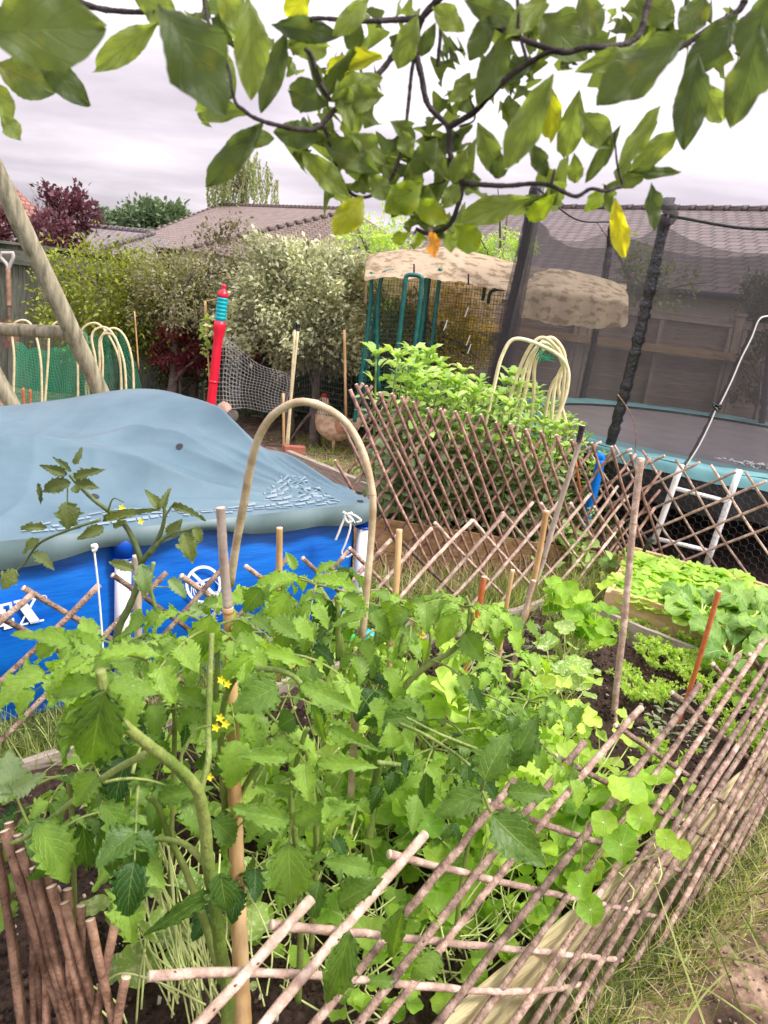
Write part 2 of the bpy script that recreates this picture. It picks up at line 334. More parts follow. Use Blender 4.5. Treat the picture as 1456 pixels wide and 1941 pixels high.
def roofmat(name, c1, c2, mort, bw, bh):
    m, t = mk(name); N = t.nodes; Lk = t.links
    o = N.new('ShaderNodeOutputMaterial'); p = N.new('ShaderNodeBsdfPrincipled'); Lk.new(p.outputs[0], o.inputs[0]); p.inputs['Roughness'].default_value = .85
    tc = N.new('ShaderNodeTexCoord'); b = N.new('ShaderNodeTexBrick'); Lk.new(tc.outputs['UV'], b.inputs[0])
    b.inputs['Scale'].default_value = 1; b.inputs['Brick Width'].default_value = bw; b.inputs['Row Height'].default_value = bh; b.inputs['Mortar Size'].default_value = .032; b.inputs['Mortar Smooth'].default_value = .3
    b.inputs['Color1'].default_value = (*c1, 1); b.inputs['Color2'].default_value = (*c2, 1); b.inputs['Mortar'].default_value = (*mort, 1)
    n = N.new('ShaderNodeTexNoise'); n.inputs['Scale'].default_value = 3; n.inputs['Detail'].default_value = 8; Lk.new(tc.outputs['UV'], n.inputs[0])
    mx = N.new('ShaderNodeMixRGB'); mx.blend_type = 'OVERLAY'; mx.inputs[0].default_value = .5; Lk.new(b.outputs[0], mx.inputs[1]); Lk.new(n.outputs[0], mx.inputs[2]); Lk.new(mx.outputs[0], p.inputs['Base Color'])
    bp = N.new('ShaderNodeBump'); bp.inputs['Strength'].default_value = .6; bp.inputs['Distance'].default_value = .03; bp.invert = True; Lk.new(b.outputs['Fac'], bp.inputs['Height']); Lk.new(bp.outputs[0], p.inputs['Normal'])
    return m
M['roofbrown'] = roofmat('brown_concrete_tiles', (.19, .145, .125), (.225, .17, .15), (.09, .065, .06), .33, .33)
M['roofdark'] = roofmat('dark_concrete_tiles', (.125, .10, .095), (.155, .12, .115), (.05, .04, .042), .33, .34)
M['roofgrey'] = roofmat('grey_slates', (.19, .16, .16), (.22, .185, .185), (.10, .085, .09), .3, .2)
M['roofred'] = roofmat('red_tiles', (.30, .13, .10), (.36, .17, .13), (.15, .07, .06), .3, .25)
# foliage
YG = (1.7, 1.75, .55)
M['tomato'] = leafmat('tomato_leaf', (.028, .09, .014), (.30, .48, .07), .38, .42, .5, (.36, .50, .17), 7, tcol=(1.9, 2.0, .5))
M['tomatopale'] = leafmat('pale_tomato_leaf', (.13, .22, .10), (.36, .48, .20), .3, .6, .45, (.5, .62, .34), 6, tcol=(1.6, 1.7, .6))
M['tomatodark'] = leafmat('dusky_tomato_leaf', (.07, .10, .035), (.22, .28, .08), .25, .55, .5, (.22, .25, .12), 6)
M['tstem'] = mat('tomato_stem', (.10, .17, .025), (.30, .36, .10), 9, .45, .6, 160, (1, 1, .35), spec=.4, detail=7)
M['tstemdark'] = mat('dusky_tomato_stem', (.07, .10, .035), (.14, .18, .07), 18, .5, .2, 200)
M['nast'] = leafmat('nasturtium_leaf', (.10, .27, .015), (.40, .60, .06), .42, .5, .26, (.62, .75, .35), 9, rad=True, tcol=(1.7, 1.75, .6), vw=.06)
M['nastvar'] = leafmat('variegated_nasturtium_leaf', (.16, .32, .05), (.34, .50, .12), .4, .5, .4, (.7, .78, .45), 9, rad=True, varieg=.6, vw=.06)
M['palestem'] = mat('pale_leaf_stalk', (.46, .54, .17), (.64, .70, .30), 15, .5, spec=.4)
M['over'] = leafmat('overhanging_leaf', (.075, .11, .045), (.25, .32, .08), .55, .5, .35, (.24, .28, .08), 5, spots=.15, tcol=(1.4, 1.45, .75))
M['overyel'] = leafmat('yellowing_leaf', (.20, .31, .045), (.50, .47, .05), .6, .5, .35, (.5, .4, .1), 5, tcol=(1.7, 1.7, .5), spots=.3)
M['orange'] = leafmat('orange_leaf', (.65, .24, .03), (.65, .34, .06), .5, .5, .3, (.6, .5, .1), 5)
M['bean'] = leafmat('broad_bean_leaf', (.18, .32, .07), (.54, .70, .24), .35, .5, .3, (.6, .7, .4), 5, tcol=(1.5, 1.6, .6))
M['beanpale'] = leafmat('broad_bean_old_leaf', (.17, .22, .11), (.33, .40, .22), .3, .5, .3, (.45, .52, .3), 5)
M['lettuce'] = leafmat('lettuce_leaf', (.20, .40, .03), (.56, .74, .16), .45, .5, .35, (.75, .85, .5), 5, tcol=(1.4, 1.5, .6))
M['chard'] = leafmat('chard_leaf', (.10, .24, .03), (.28, .46, .10), .35, .45, .6, (.6, .72, .35), 6)
M['carrot'] = leafmat('carrot_leaf', (.26, .42, .07), (.50, .66, .16), .4, .6)
M['squash'] = leafmat('courgette_leaf', (.20, .38, .04), (.56, .72, .14), .42, .6, .5, (.66, .78, .4), 7, tcol=(1.5, 1.6, .5))
M['bushgreen'] = leafmat('bright_bush_leaf', (.05, .08, .012), (.36, .42, .05), .3, .5)
M['bushvar'] = leafmat('variegated_bush_leaf', (.10, .11, .05), (.40, .38, .24), .3, .5)
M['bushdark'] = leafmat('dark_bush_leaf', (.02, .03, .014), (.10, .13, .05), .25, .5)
M['silver'] = leafmat('silver_bush_leaf', (.10, .12, .055), (.80, .82, .52), .25, .5, spec=.4, tcol=(1.3, 1.3, .9))
M['tallbush'] = leafmat('tall_bush_leaf', (.08, .075, .045), (.22, .21, .12), .3, .5)
M['acer'] = leafmat('acer_leaf', (.05, .012, .016), (.26, .05, .06), .35, .5, tcol=(1.7, 1.0, .8))
M['purple'] = leafmat('copper_leaf', (.07, .028, .038), (.20, .085, .10), .3, .6, tcol=(1.6, 1.0, 1.1))
M['yellowbush'] = leafmat('golden_leaf', (.14, .14, .02), (.70, .55, .04), .3, .5)
M['farGreen'] = leafmat('far_tree_leaf', (.07, .11, .06), (.20, .27, .15), .25, .7, tcol=(1.3, 1.5, .9))
M['willow'] = leafmat('weeping_leaf', (.17, .20, .10), (.36, .42, .22), .4, .7)
M['rose'] = leafmat('rose_leaf', (.10, .14, .045), (.28, .34, .12), .3, .6)
M['pinkflower'] = mat('pink_petal', (.75, .35, .3), None, rough=.7)
M['yellow'] = mat('yellow_petal', (.85, .72, .03), None, rough=.6)
M['vine'] = leafmat('vine_leaf', (.25, .40, .08), (.50, .65, .2), .4, .6)
M['grass'] = leafmat('grass_blade', (.07, .12, .02), (.42, .48, .16), .3, .6)
M['straw'] = leafmat('dry_grass', (.28, .25, .12), (.66, .58, .36), .2, .8)
# ---------------------------------------------------------------- leaf templates
def leaf_tpl(nl, nw, prof, fold=.25, droop=.6, quilt=0.0, nv=6, wave=0.0, teeth=0.0, nt_=8, seed=0, twist=0.0, lobes=0.0):
    r = np.random.default_rng(seed)
    t = np.linspace(0, 1, nl+1); s = np.linspace(-1, 1, nw+1); Tg, Sg = np.meshgrid(t, s, indexing='ij')
    wd = prof(Tg); ph = r.random()*6.28
    saw = (Tg*nt_+.25*np.sign(Sg)) % 1.0
    edge = np.abs(Sg)
    wd = wd*(1+teeth*(1-saw)*edge**2-teeth*.5*edge**2)
    if lobes: wd = wd*(1-lobes*edge**2*(.5+.5*np.cos(Tg*3*6.283+ph)))
    X = Sg*wd; Yb = Tg+teeth*.12*edge**3*saw
    Z = fold*np.abs(X)+quilt*np.sin(6.283*(Tg*nv-edge*nv*.38)+ph)*edge*(1-.3*edge)*np.minimum(1, wd*6)
    Z = Z+wave*np.sin(Tg*9+ph+Sg)*edge**2*.5+wave*np.sin(Tg*17+2*ph-Sg*2)*edge**3*.3
    a = droop*Yb+.0001; Rr = 1/ (droop if abs(droop) > 1e-3 else 1e-3)
    Y2 = np.sin(droop*Yb)*Rr+np.sin(droop*Yb)*Z; Z2 = -(1-np.cos(droop*Yb))*Rr+np.cos(droop*Yb)*Z
    if twist:
        c_, s_ = np.cos(twist*Yb), np.sin(twist*Yb); X, Z2 = X*c_-Z2*s_*.6, Z2*c_+X*s_*.6
    V = np.stack([X, Y2, Z2], -1).reshape(-1, 3)
    i = np.arange(nl)[:, None]*(nw+1); j = np.arange(nw)[None]
    F = np.stack([i+j, i+j+1, i+nw+2+j, i+nw+1+j], -1).reshape(-1, 4)
    return V, F, np.stack([Sg.ravel()*.5+.5, Tg.ravel()], 1)
def round_tpl(nr, na, cup=.15, wave=.08, lob=.05, seed=0, kidney=False):
    r = np.random.default_rng(seed); ph = r.random()*6.28
    rr = np.linspace(0.001, 1, nr+1); th = np.linspace(0, 6.2832, na+1); Rg, Tg = np.meshgrid(rr, th, indexing='ij')
    rad = 1+lob*np.cos(Tg*9+ph)+.04*np.cos(Tg*5)+.05*np.cos(3*Tg+ph)
    if kidney: rad = rad*(1-.75*np.exp(-((np.minimum(Tg, 6.2832-Tg))/.3)**2))*(1+.18*np.abs(np.cos(Tg*2.5)))
    X = Rg*rad*np.cos(Tg-np.pi/2)*.5; Y = Rg*rad*np.sin(Tg-np.pi/2)*.5
    Z = cup*Rg**2*.5+wave*Rg**2*np.sin(Tg*3+ph)*.5+.03*np.cos(Tg*9)*Rg
    V = np.stack([X, Y, Z], -1).reshape(-1, 3)
    i = np.arange(nr)[:, None]*(na+1); j = np.arange(na)[None]
    F = np.stack([i+j, i+j+1, i+na+2+j, i+na+1+j], -1).reshape(-1, 4)
    return V, F, np.stack([Tg.ravel()/6.2832, Rg.ravel()], 1)
ptom = lambda t: .36*np.sin(np.pi*np.clip(t, 0, 1)**.62)**.85*(1-.25*t)+.004
pell = lambda t: .205*np.sin(np.pi*t**1.12)**.9+.006
pbush = lambda t: .25*np.sin(np.pi*t)+.01
plett = lambda t: .10+.36*np.sin(np.pi*np.clip(t*.86+.02, 0, 1)**1.5)
TOM = [leaf_tpl(30, 10, ptom, .38, .45+.22*k, .05, 7, .07, .42, 7, k, lobes=.28*(k % 2), twist=.2*((k*7) % 3-1)) for k in range(6)]
TOML = [leaf_tpl(9, 4, ptom, .3, .5+.3*k, .03, 4, .03, .42, 5, k+20) for k in range(3)]
OV = [leaf_tpl(20, 8, pell, .35, .2+.28*k, .015, 6, .22, .07, 11, k+3, twist=.25*(k-1.5)) for k in range(5)]
NST = [round_tpl(5, 27, .14+.06*k, .1+.05*k, .05, k) for k in range(4)]
SQ = [round_tpl(5, 30, .2, .2, .04, k, True) for k in range(3)]
LET = [leaf_tpl(7, 4, plett, .3, .9, .03, 3, .1, 0, 5, k) for k in range(3)]
CHD = [leaf_tpl(14, 6, lambda t: .06+.30*np.sin(np.pi*np.clip(t, 0, 1)**1.3)**.9, .3, .7+.3*k, .05, 6, .2, .05, 8, k) for k in range(3)]
BN = [leaf_tpl(5, 2, lambda t: .24*np.sin(np.pi*t**.9)**.7+.01, .3, .6+.4*k, 0, 3, .05, 0, 5, k) for k in range(3)]
SM = [leaf_tpl(2, 2, pbush, .3, .4+.5*k, seed=k) for k in range(2)]
TINY = (np.array([[0, 0, 0], [.28, .5, .06], [0, 1, -.05], [-.28, .5, .06]]), np.array([[0, 1, 2, 3]]), np.array([[.5, 0], [1, .5], [.5, 1], [0, .5]]))
BLADE = leaf_tpl(5, 1, lambda t: .5*(1-t)**.6+.02, 0, .0, seed=1)
# ---------------------------------------------------------------- setting
def sheet(name, pts, z, m, n=1, bump=0.0, kind='structure'):
    b = B(); P = np.array(pts, float)
    def fn(u, v):
        q = (P[0][None, None]*(1-u)[..., None]+P[1][None, None]*u[..., None])*(1-v)[..., None]+(P[3][None, None]*(1-u)[..., None]+P[2][None, None]*u[..., None])*v[..., None]
        zz = np.full(u.shape, float(z))+bump*rng.random(u.shape)
        return np.concatenate([q, zz[..., None]], -1)
    b.grid(fn, n, n, uvs=(1, 1)); o = b.build(name, m, loc=(P[:, 0].mean(), P[:, 1].mean(), z)); tag(o, kind=kind); return o
sheet('ground', [(-400, -5), (400, -5), (400, 900), (-400, 900)], 0, M['lawn'])
sheet('chicken_yard_soil', [(-2.6, 5.6), (1.0, 5.6), (8, 9.4), (-6.5, 9.4)], .008, M['dirt'], 40, .02)
sheet('soil_under_trampoline', [(1.3, 5.25), (5.5, 3.0), (8, 9.3), (.9, 9.3)], .032, mat('dark_brown_soil', (.05, .032, .025), (.15, .10, .08), 12, .95, 1, 60), 30, .02)  # darker brown than the chicken yard soil
sheet('path', [UVW(-.5, .55)[:2], UVW(-.5, -1.2)[:2], UVW(4, -1.2)[:2], UVW(4, .55)[:2]], .006, mat('path_soil', (.03, .018, .012), (.50, .36, .25), 4, .95, 1.0, 70, detail=9, c3=(.16, .10, .065), lo=.38, hi=.66), 40, .012)
# bed soil, slightly lumpy
def soilfn(u0, u1, v0, v1, z):
    def f(u, v):
        U = u0+(u1-u0)*u; Vv = v0+(v1-v0)*v
        zz = z+.016*np.sin(U*23)*np.cos(Vv*19+U*7)+.018*rng.random(U.shape)
        return np.stack([(U-Vv)*S2, (U+Vv)*S2, zz], -1)
    return f
b = B(); b.grid(soilfn(.25, 3.5, .735, 2.15, .09), 160, 90)
tag(b.build('bed_soil', M['soil'], loc=UVW(1.5, 1.4, .09)), kind='structure')
# crumbs of soil and bark
b = B(); CUBE = (np.array([[-1, -1, -1], [1, -1, -1], [1, 1, -1], [-1, 1, -1], [-.6, -.7, 1], [.7, -.6, 1], [.6, .7, 1], [-.7, .6, 1]])*.5, np.array([[0, 3, 2, 1], [4, 5, 6, 7], [0, 1, 5, 4], [1, 2, 6, 5], [2, 3, 7, 6], [3, 0, 4, 7]]), np.zeros((8, 2)))
N = 5000; U_ = rng.uniform(.3, 3.45, N); V_ = rng.uniform(.76, 2.1, N)
b.place(CUBE, np.stack([(U_-V_)*S2, (U_+V_)*S2, np.full(N, .115)+rng.random(N)*.012], 1), rng.standard_normal((N, 3)), rng.standard_normal((N, 3)), rng.uniform(.003, .013, N), rng.random(N))
tag(b.build('soil_crumbs', mat('soil_crumb', (.02, .012, .008), (.09, .055, .04), 9, .95, tint=.8), loc=UVW(1.5, 1.4, .1)), 'loose dark compost crumbs covering the vegetable bed', 'soil', kind='stuff')
b = B(); N = 260; U_ = rng.uniform(.3, 3.45, N); V_ = rng.uniform(.76, 2.1, N)
b.place(CUBE, np.stack([(U_-V_)*S2, (U_+V_)*S2, np.full(N, .125)], 1), rng.standard_normal((N, 3)), rng.standard_normal((N, 3)), rng.uniform(.003, .008, N), rng.random(N), sx=2.5)
tag(b.build('bark_chips', mat('pale_chip', (.45, .38, .28), (.7, .62, .5), 9, .95), loc=UVW(1.5, 1.4, .1)), 'pale woody flecks scattered over the dark compost', 'mulch', kind='stuff')
b = B(); N = 5200; U_ = rng.uniform(.6, 3.6, N); V_ = rng.uniform(-.5, .56, N)
b.place(CUBE, np.stack([(U_-V_)*S2, (U_+V_)*S2, np.full(N, .016)], 1), rng.standard_normal((N, 3)), rng.standard_normal((N, 3)), rng.uniform(.002, .011, N)*rng.random(N)+.002, rng.random(N), sx=1.6)
tag(b.build('path_crumbs', mat('path_crumb', (.05, .03, .02), (.48, .36, .26), 3, .95, tint=.7), loc=UVW(1.5, .2, .01)), 'brown crumbs and small stones over the bare path at bottom right', 'soil', kind='stuff')
# slab at the right bottom
b = B()
def slabf(u, v):
    U = .1+2.2*u; Vv = .40-1.3*v; zz = .022+.006*np.sin(U*9)*np.cos(Vv*8)+.004*rng.random(U.shape)
    return np.stack([(U-Vv)*S2, (U+Vv)*S2, zz], -1)
# ---------------------------------------------------------------- houses
def house(name, label, ridge_a, ridge_b, rz_, hw, drop, mroof, ext=0.5, hipA=0.0, hipB=0.0, wallm=None, group=None, zw=2.35):
    a = np.array([*ridge_a, rz_]); b_ = np.array([*ridge_b, rz_]); d = nrm(b_-a); n = np.array([d[1], -d[0], 0]);
    if n[1] > 0: n = -n
    t = thing(name, (a+b_)/2*[1, 1, 0], label, 'house', group)
    rf = B(); ez = rz_-drop
    def pl(p): return p
    L = np.linalg.norm(b_-a)
    fa = a+n*hw-d*hipA; fb = b_+n*hw+d*hipB; fa[2] = fb[2] = ez
    ba = a-n*hw-d*hipA; bb = b_-n*hw+d*hipB; ba[2] = bb[2] = ez
    sl = math.hypot(hw, drop)
    def uvp(p, o, dx, q): return [(p-o) @ dx, q]
    rf.add([fa, fb, b_, a], [[0, 1, 2, 3]], [[-hipA, 0], [L+hipB, 0], [L, sl], [0, sl]])
    rf.add([bb, ba, a, b_], [[0, 1, 2, 3]], [[L+hipB, 0], [-hipA, 0], [0, sl], [L, sl]])
    rf.add([ba, fa, a], [[0, 1, 2]], [[0, 0], [2*hw, 0], [hw, sl]]); rf.add([fb, bb, b_], [[0, 1, 2]], [[0, 0], [2*hw, 0], [hw, sl]])
    r = rf.build('roof', mroof, t, smooth=False)
    rc = B(); 
    m_ = 34
    for k in range(m_):
        p = a+(b_-a)*(k+.5)/m_; rc.tube([p-d*L/m_*.49+[0, 0, .0], p+d*L/m_*.49+[0, 0, .03]], .11, 8)
    for s_, e_ in ((a, fa), (b_, fb)):
        for k in range(18):
            p = s_+(e_-s_)*(k+.5)/18; dd = nrm(e_-s_); rc.tube([p-dd*.17, p+dd*.17], .09, 6)
    rc.build('ridge_tile', mroof, r)
    wl = B()
    for p, q in ((fa, fb), (fb, bb), (bb, ba), (ba, fa)):
        c_ = (a+b_)/2; p2 = p+nrm((c_-p)*[1, 1, 0])*.5; q2 = q+nrm((c_-q)*[1, 1, 0])*.5; p2[2] = q2[2] = ez+.02
        wl.quad(p2*[1, 1, 0]-[0, 0, .3], q2*[1, 1, 0]-[0, 0, .3], q2, p2)
    wl.build('wall', wallm or M['cream'], t, smooth=False)
    gt = B(); gt.tube([fa+[0, 0, -.06], fb+[0, 0, -.06]], .07, 8); gt.build('gutter', M['skirt'], t)
    return t, n, d, fa, fb, ez
hR = house('bungalow', 'bungalow with long dark brown tiled roof behind the trampoline and fence', (3.05, 27.3), (14.8, 16.0), 4.9, 7.4, 2.5, M['roofdark'], hipA=0.8, hipB=1)
t, n_, d_, fa, fb, ez = hR
for k, (s0, s1) in enumerate([(8.6, 9.8), (12, 13)]):
    p = fa+d_*s0-n_*.36; q = fa+d_*s1-n_*.36; f = B()
    f.box((p+q)/2*[1, 1, 0]+[0, 0, 1.55], (s1-s0, .08, 1.2), math.atan2(d_[1], d_[0])); w_ = f.build('window', M['white'], t, smooth=False)
    g = B(); g.box((p+q)/2*[1, 1, 0]+[0, 0, 1.55]+n_*.03, (s1-s0-.14, .05, 1.06), math.atan2(d_[1], d_[0])); g.build('pane', M['glass'], w_, smooth=False)
house('bungalow', 'bungalow with mid brown tiled hipped roof behind the silver shrub', (-9.94, 40.3), (-2.9, 34.5), 4.9, 9.0, 2.6, M['roofbrown'], hipA=-6.5, hipB=1)
house('bungalow', 'low bungalow with grey slate roof behind the left fence and bright bush', (-18, 33), (-9.2, 28.2), 2.75, 4.0, 1.1, M['roofgrey'], hipA=1, hipB=1)
b = B(); hp = at(-30, 470, 30)
house('house', 'house end with reddish tiled roof at the left edge of the picture', (-24, 33), (-17.2, 31), 5.2, 4, 3.0, M['roofred'], hipA=1, hipB=1.6)
# ---------------------------------------------------------------- fences
def fence_boards(name, label, x0, x1, y, h, m, bw=.145, horizontal=False, posts=1.83, postm=None, z0=.03):
    t = thing(name, ((x0+x1)/2, y, 0), label, 'fence')
    k = 0
    if horizontal:
        xs = np.arange(x0, x1, posts)
        for xa in xs:
            f = B()
            for zz in np.arange(z0, h-.05, .165):
                f.box(((xa+posts/2), y+rng.uniform(-.004, .004), zz+.085), (posts-.1, .018, .172), tint=rng.random(), ax=np.array([[1, 0, 0], [0, .99, .12], [0, -.12, .99]]))
            for q in (0.02, .5, .98): f.box((xa+.05+(posts-.1)*q, y-.03, h/2), (.045, .03, h-.1), tint=.7)
            f.box((xa+posts/2, y-.005, h-.02), (posts-.1, .06, .04), tint=.9)
            f.build('panel', m, t, smooth=False)
        for xa in np.append(xs, xs[-1]+posts):
            p = B(); p.box((xa, y, (h+.1)/2), (.1, .1, h+.1), tint=.6); p.box((xa, y, h+.115), (.12, .12, .03), tint=.9); p.build('post', postm or m, t, smooth=False)
    else:
        f = B()
        for xa in np.arange(x0, x1, bw): f.box((xa+bw/2, y+(.006 if int(round(xa/bw)) % 2 else -.006), h/2+rng.uniform(-.01, .01)), (bw-.004, .018, h), tint=rng.random())
        f.build('boards', m, t, smooth=False)
        f = B(); f.box(((x0+x1)/2, y-.05, h-.14), (x1-x0, .04, .16), tint=.3); f.box(((x0+x1)/2, y-.02, h+.015), (x1-x0, .12, .03), tint=1); f.build('top_rail', m, t, smooth=False)
        for xa in np.arange(x0, x1, 1.9): p = B(); p.box((xa, y-.06, h/2), (.09, .09, h+.04)); p.build('post', m, t, smooth=False)
    return t
fence_boards('garden_fence', 'green grey vertical board fence behind the spade and swing post', -8.2, .2, 9.55, 1.70, M['fencegreen'])
fence_boards('garden_fence', 'brown horizontal panel fence behind the trampoline', .28, 8.2, 9.6, 1.80, M['fence'], horizontal=True)
b = B(); b.box((4.3, 9.52, 1.42), (8.0, .05, .09)); b.box((4.3, 9.49, 1.42), (.01, .01, .01))
tag(b.build('timber_rail', M['rail'], smooth=False), 'long orange brown timber rail along the brown panel fence', 'rail')
# ---------------------------------------------------------------- crowns
def crown(b, c, r, ncl, nl, size, tpls, spread=.28, flat=1.0, tint=(0, 1), inner=.45, zmin=.05, outw=1.0, mi=0, hemi=False):
    c = np.asarray(c, float); r = np.asarray(r, float)
    d = rng.standard_normal((ncl, 3)); d /= np.linalg.norm(d, axis=1)[:, None]
    if hemi: d[:, 2] = np.abs(d[:, 2])
    lump = 1+.12*np.sin(d[:, 0]*5+c[0])+.12*np.cos(d[:, 2]*6+c[1])
    cc = c+d*r*(rng.uniform(inner, 1, ncl)*lump)[:, None]
    ct = rng.random(ncl)
    idx = np.repeat(np.arange(ncl), nl); n = len(idx)
    off = rng.standard_normal((n, 3))*spread*r.mean()*.5
    P = cc[idx]+off; ok = P[:, 2] > zmin; P = P[ok]; idx = idx[ok]; n = len(P)
    od = d[idx]*outw+rng.standard_normal((n, 3))*.7+[0, 0, .25]
    tn = np.clip(.5*ct[idx]+.5*rng.random(n), 0, 1)*(tint[1]-tint[0])+tint[0]
    k = rng.integers(0, len(tpls), n)
    for j, tp in enumerate(tpls):
        q = k == j
        if q.any(): b.place(tp, P[q], od[q], np.array([0, 0, 1.0])+rng.standard_normal((q.sum(), 3))*.7, size*rng.uniform(.6, 1.3, q.sum()), tn[q], mi)
def trunk(b, base, top, r0, nb=6, spread=.5, seed=0, mi=0):
    base = np.asarray(base, float); top = np.asarray(top, float); L = np.linalg.norm(top-base)
    P = spline([base, base+(top-base)*.5+rng.standard_normal(3)*L*.03, top], 10); b.tube(P, np.linspace(r0, r0*.35, 10), 8, wob=.05, mi=mi)
    for k in range(nb):
        i = rng.integers(3, 9); d = nrm(rng.standard_normal(3)+[0, 0, .7])*L*spread*rng.uniform(.5, 1)
        b.tube(spline([P[i], P[i]+d*.5+[0, 0, L*.03], P[i]+d], 7), np.linspace(r0*.4, r0*.1, 7), 5, mi=mi)
def bush(name, label, cat, c, r, ncl, nl, size, m, tpls=None, group=None, **kw):
    t = thing(name, (c[0], c[1], 0), label, cat, group)
    tb = B(); trunk(tb, (c[0], c[1], 0), (c[0], c[1], c[2]+r[2]*.3), min(.07, r[0]*.12), 8, .55); tb.build('trunk', M['barkgrey'], t)
    f = B(); crown(f, c, r, ncl, nl, size, tpls or SM, **kw); f.build('crown', m, t); return t
def atc(x, y, Y): return at(x, y, Y)
bush('bright_shrub', 'bright yellow green evergreen shrub in front of the left fence', 'shrub', at(215, 580, 8.7), (.85, .6, .62), 120, 70, .055, M['bushgreen'], spread=.33)
bush('variegated_shrub', 'greyish cream variegated shrub between bright shrub and silver shrub', 'shrub', at(330, 560, 8.5), (.55, .5, .46), 90, 60, .045, M['bushvar'], spread=.33)
bush('tall_shrub', 'tall loose olive shrub rising above the left hedge before the roof', 'shrub', at(418, 520, 8.9), (.24, .25, .66), 46, 40, .05, M['tallbush'], spread=.3)
bush('dark_shrub', 'dark shrub low behind the red swing ball pole', 'shrub', at(370, 640, 8.9), (1.0, .5, .65), 90, 60, .06, M['bushdark'])
bush('silver_shrub', 'large rounded silvery green shrub in the middle of the back border', 'shrub', at(568, 590, 8.2), (.70, .6, .66), 190, 95, .058, M['silver'], spread=.20, inner=.72)
bush('silver_shrub', 'low silvery side shoots spilling beneath the large silver shrub', 'shrub', at(615, 650, 8.0), (.55, .4, .28), 50, 45, .06, M['silver'], spread=.3)
bush('dark_shrub', 'dark leafy shrub behind the wire netting and hen', 'shrub', at(590, 720, 8.9), (1.1, .5, .6), 90, 60, .07, M['bushdark'])
bush('loose_shrub', 'loose twiggy pale green shrub behind the canopy of the run', 'shrub', at(715, 500, 9.3), (.5, .35, .55), 60, 40, .06, M['vine'], spread=.35)
bush('golden_shrub', 'golden yellow variegated shrub seen through the green run', 'shrub', at(835, 640, 9.0), (.62, .3, .62), 110, 60, .05, M['yellowbush'], spread=.3)
bush('grey_shrub', 'dark grey green shrub inside the left end of the green run', 'shrub', at(735, 660, 8.9), (.42, .3, .7), 80, 50, .05, M['bushvar'], tint=(0, .6))
bush('climbing_rose', 'loose rose bush with pink flowers rising above the brown fence', 'rose', at(1215, 560, 10.2), (.55, .3, .6), 40, 30, .075, M['rose'], spread=.35)
bush('conifer', 'dark feathery conifer behind the fence at the right edge', 'conifer', at(1450, 590, 10.4), (.36, .4, .5), 60, 90, .05, M['bushdark'])
bush('bright_shrub', 'small bright green shrub top showing right of the canopy', 'shrub', at(950, 480, 11), (.5, .4, .35), 40, 45, .06, M['vine'])
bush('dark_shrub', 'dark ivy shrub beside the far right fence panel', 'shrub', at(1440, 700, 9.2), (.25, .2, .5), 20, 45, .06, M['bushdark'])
for q in ((1195, 505), (1330, 560), (1215, 610)):
    pass
# acer
t = thing('japanese_maple', at(350, 720, 8.5)*[1, 1, 0], 'small red japanese maple behind the swing ball pole', 'maple')
tb = B(); c = at(352, 676, 8.5); trunk(tb, c*[1, 1, 0], c+[0, 0, .0], .03, 8, .5); tb.build('trunk', M['barkgrey'], t)
f = B(); crown(f, c+[-.02, 0, .06], (.34, .3, .24), 46, 45, .075, [leaf_tpl(2, 1, lambda t: .13*np.sin(np.pi*t)+.01, 0, .8)], spread=.25, outw=.7)
crown(f, at(455, 668, 8.4), (.2, .2, .1), 12, 26, .075, [leaf_tpl(2, 1, lambda t: .13*np.sin(np.pi*t)+.01, 0, .8)], spread=.4, outw=.7); f.build('crown', M['acer'], t)
# far trees
def tree(name, label, x, y, Y, r, ncl, nl, size, m, bare=False, **kw):
    c = at(x, y, Y); t = thing(name, (c[0], c[1], 0), label, 'tree'); tb = B()
    trunk(tb, (c[0], c[1], 0), c, r[0]*.1, 18, .35); tb.build('trunk', M['barkgrey'], t)
    f = B(); crown(f, c, r, ncl, nl, size, [TINY], **kw); f.build('crown', m, t); return t
tree('round_tree', 'dark green round tree beyond the roofs left of the brown roof', 300, 432, 42, (1.75, 1.5, 1.3), 90, 110, .28, M['farGreen'], spread=.3)
tree('round_tree', 'smaller pale green tree beyond the roofs left of the round tree', 232, 450, 46, (1.5, 1, 1.1), 50, 80, .3, M['farGreen'], spread=.35)
tree('conifer', 'dark little conifer top between the copper tree and the round trees', 187, 445, 44, (.6, .6, 1.2), 30, 60, .28, M['farGreen'], spread=.3, tint=(0, .4))
tree('copper_tree', 'dark purple leaved tree rising above the left fence', 128, 418, 20, (.62, .5, .85), 40, 48, .15, M['purple'], spread=.33, tint=(0, .8))
tree('copper_tree', 'low purple leaved tree just over the left fence beneath the bare tree', 75, 448, 19, (.85, .5, .45), 34, 36, .14, M['purple'], spread=.4)
tree('copper_tree', 'purple leaved tree at the left edge behind the swing post', 6, 432, 19, (.35, .4, .4), 14, 50, .14, M['purple'], spread=.35)
# bare tree
c0 = at(70, 470, 24); t = thing('bare_tree', c0*[1, 1, 0], 'leafless pale twiggy tree left of the copper tree', 'tree'); b = B()
def twig(b, p, d, L, r, lev):
    q = p+d*L; b.tube(spline([p, (p+q)/2+rng.standard_normal(3)*L*.05, q], 5), np.linspace(r, r*.5, 5), 4)
    if lev > 0:
        for k in range(4 if lev > 2 else 3):
            f_ = rng.uniform(.35, 1); twig(b, p+d*L*f_, nrm(d+rng.standard_normal(3)*.42+[0, 0, .12]), L*rng.uniform(.5, .72), r*.5, lev-1)
for dx, tl in ((0, 1.1), (-.9, .8), (.5, .9), (1.5, .6)): twig(b, c0+[dx, 0, -1], nrm(np.array([dx*.1, 0, 1.0])), tl*1.35, .04, 4)
b.build('trunk', M['barkgrey'], t)
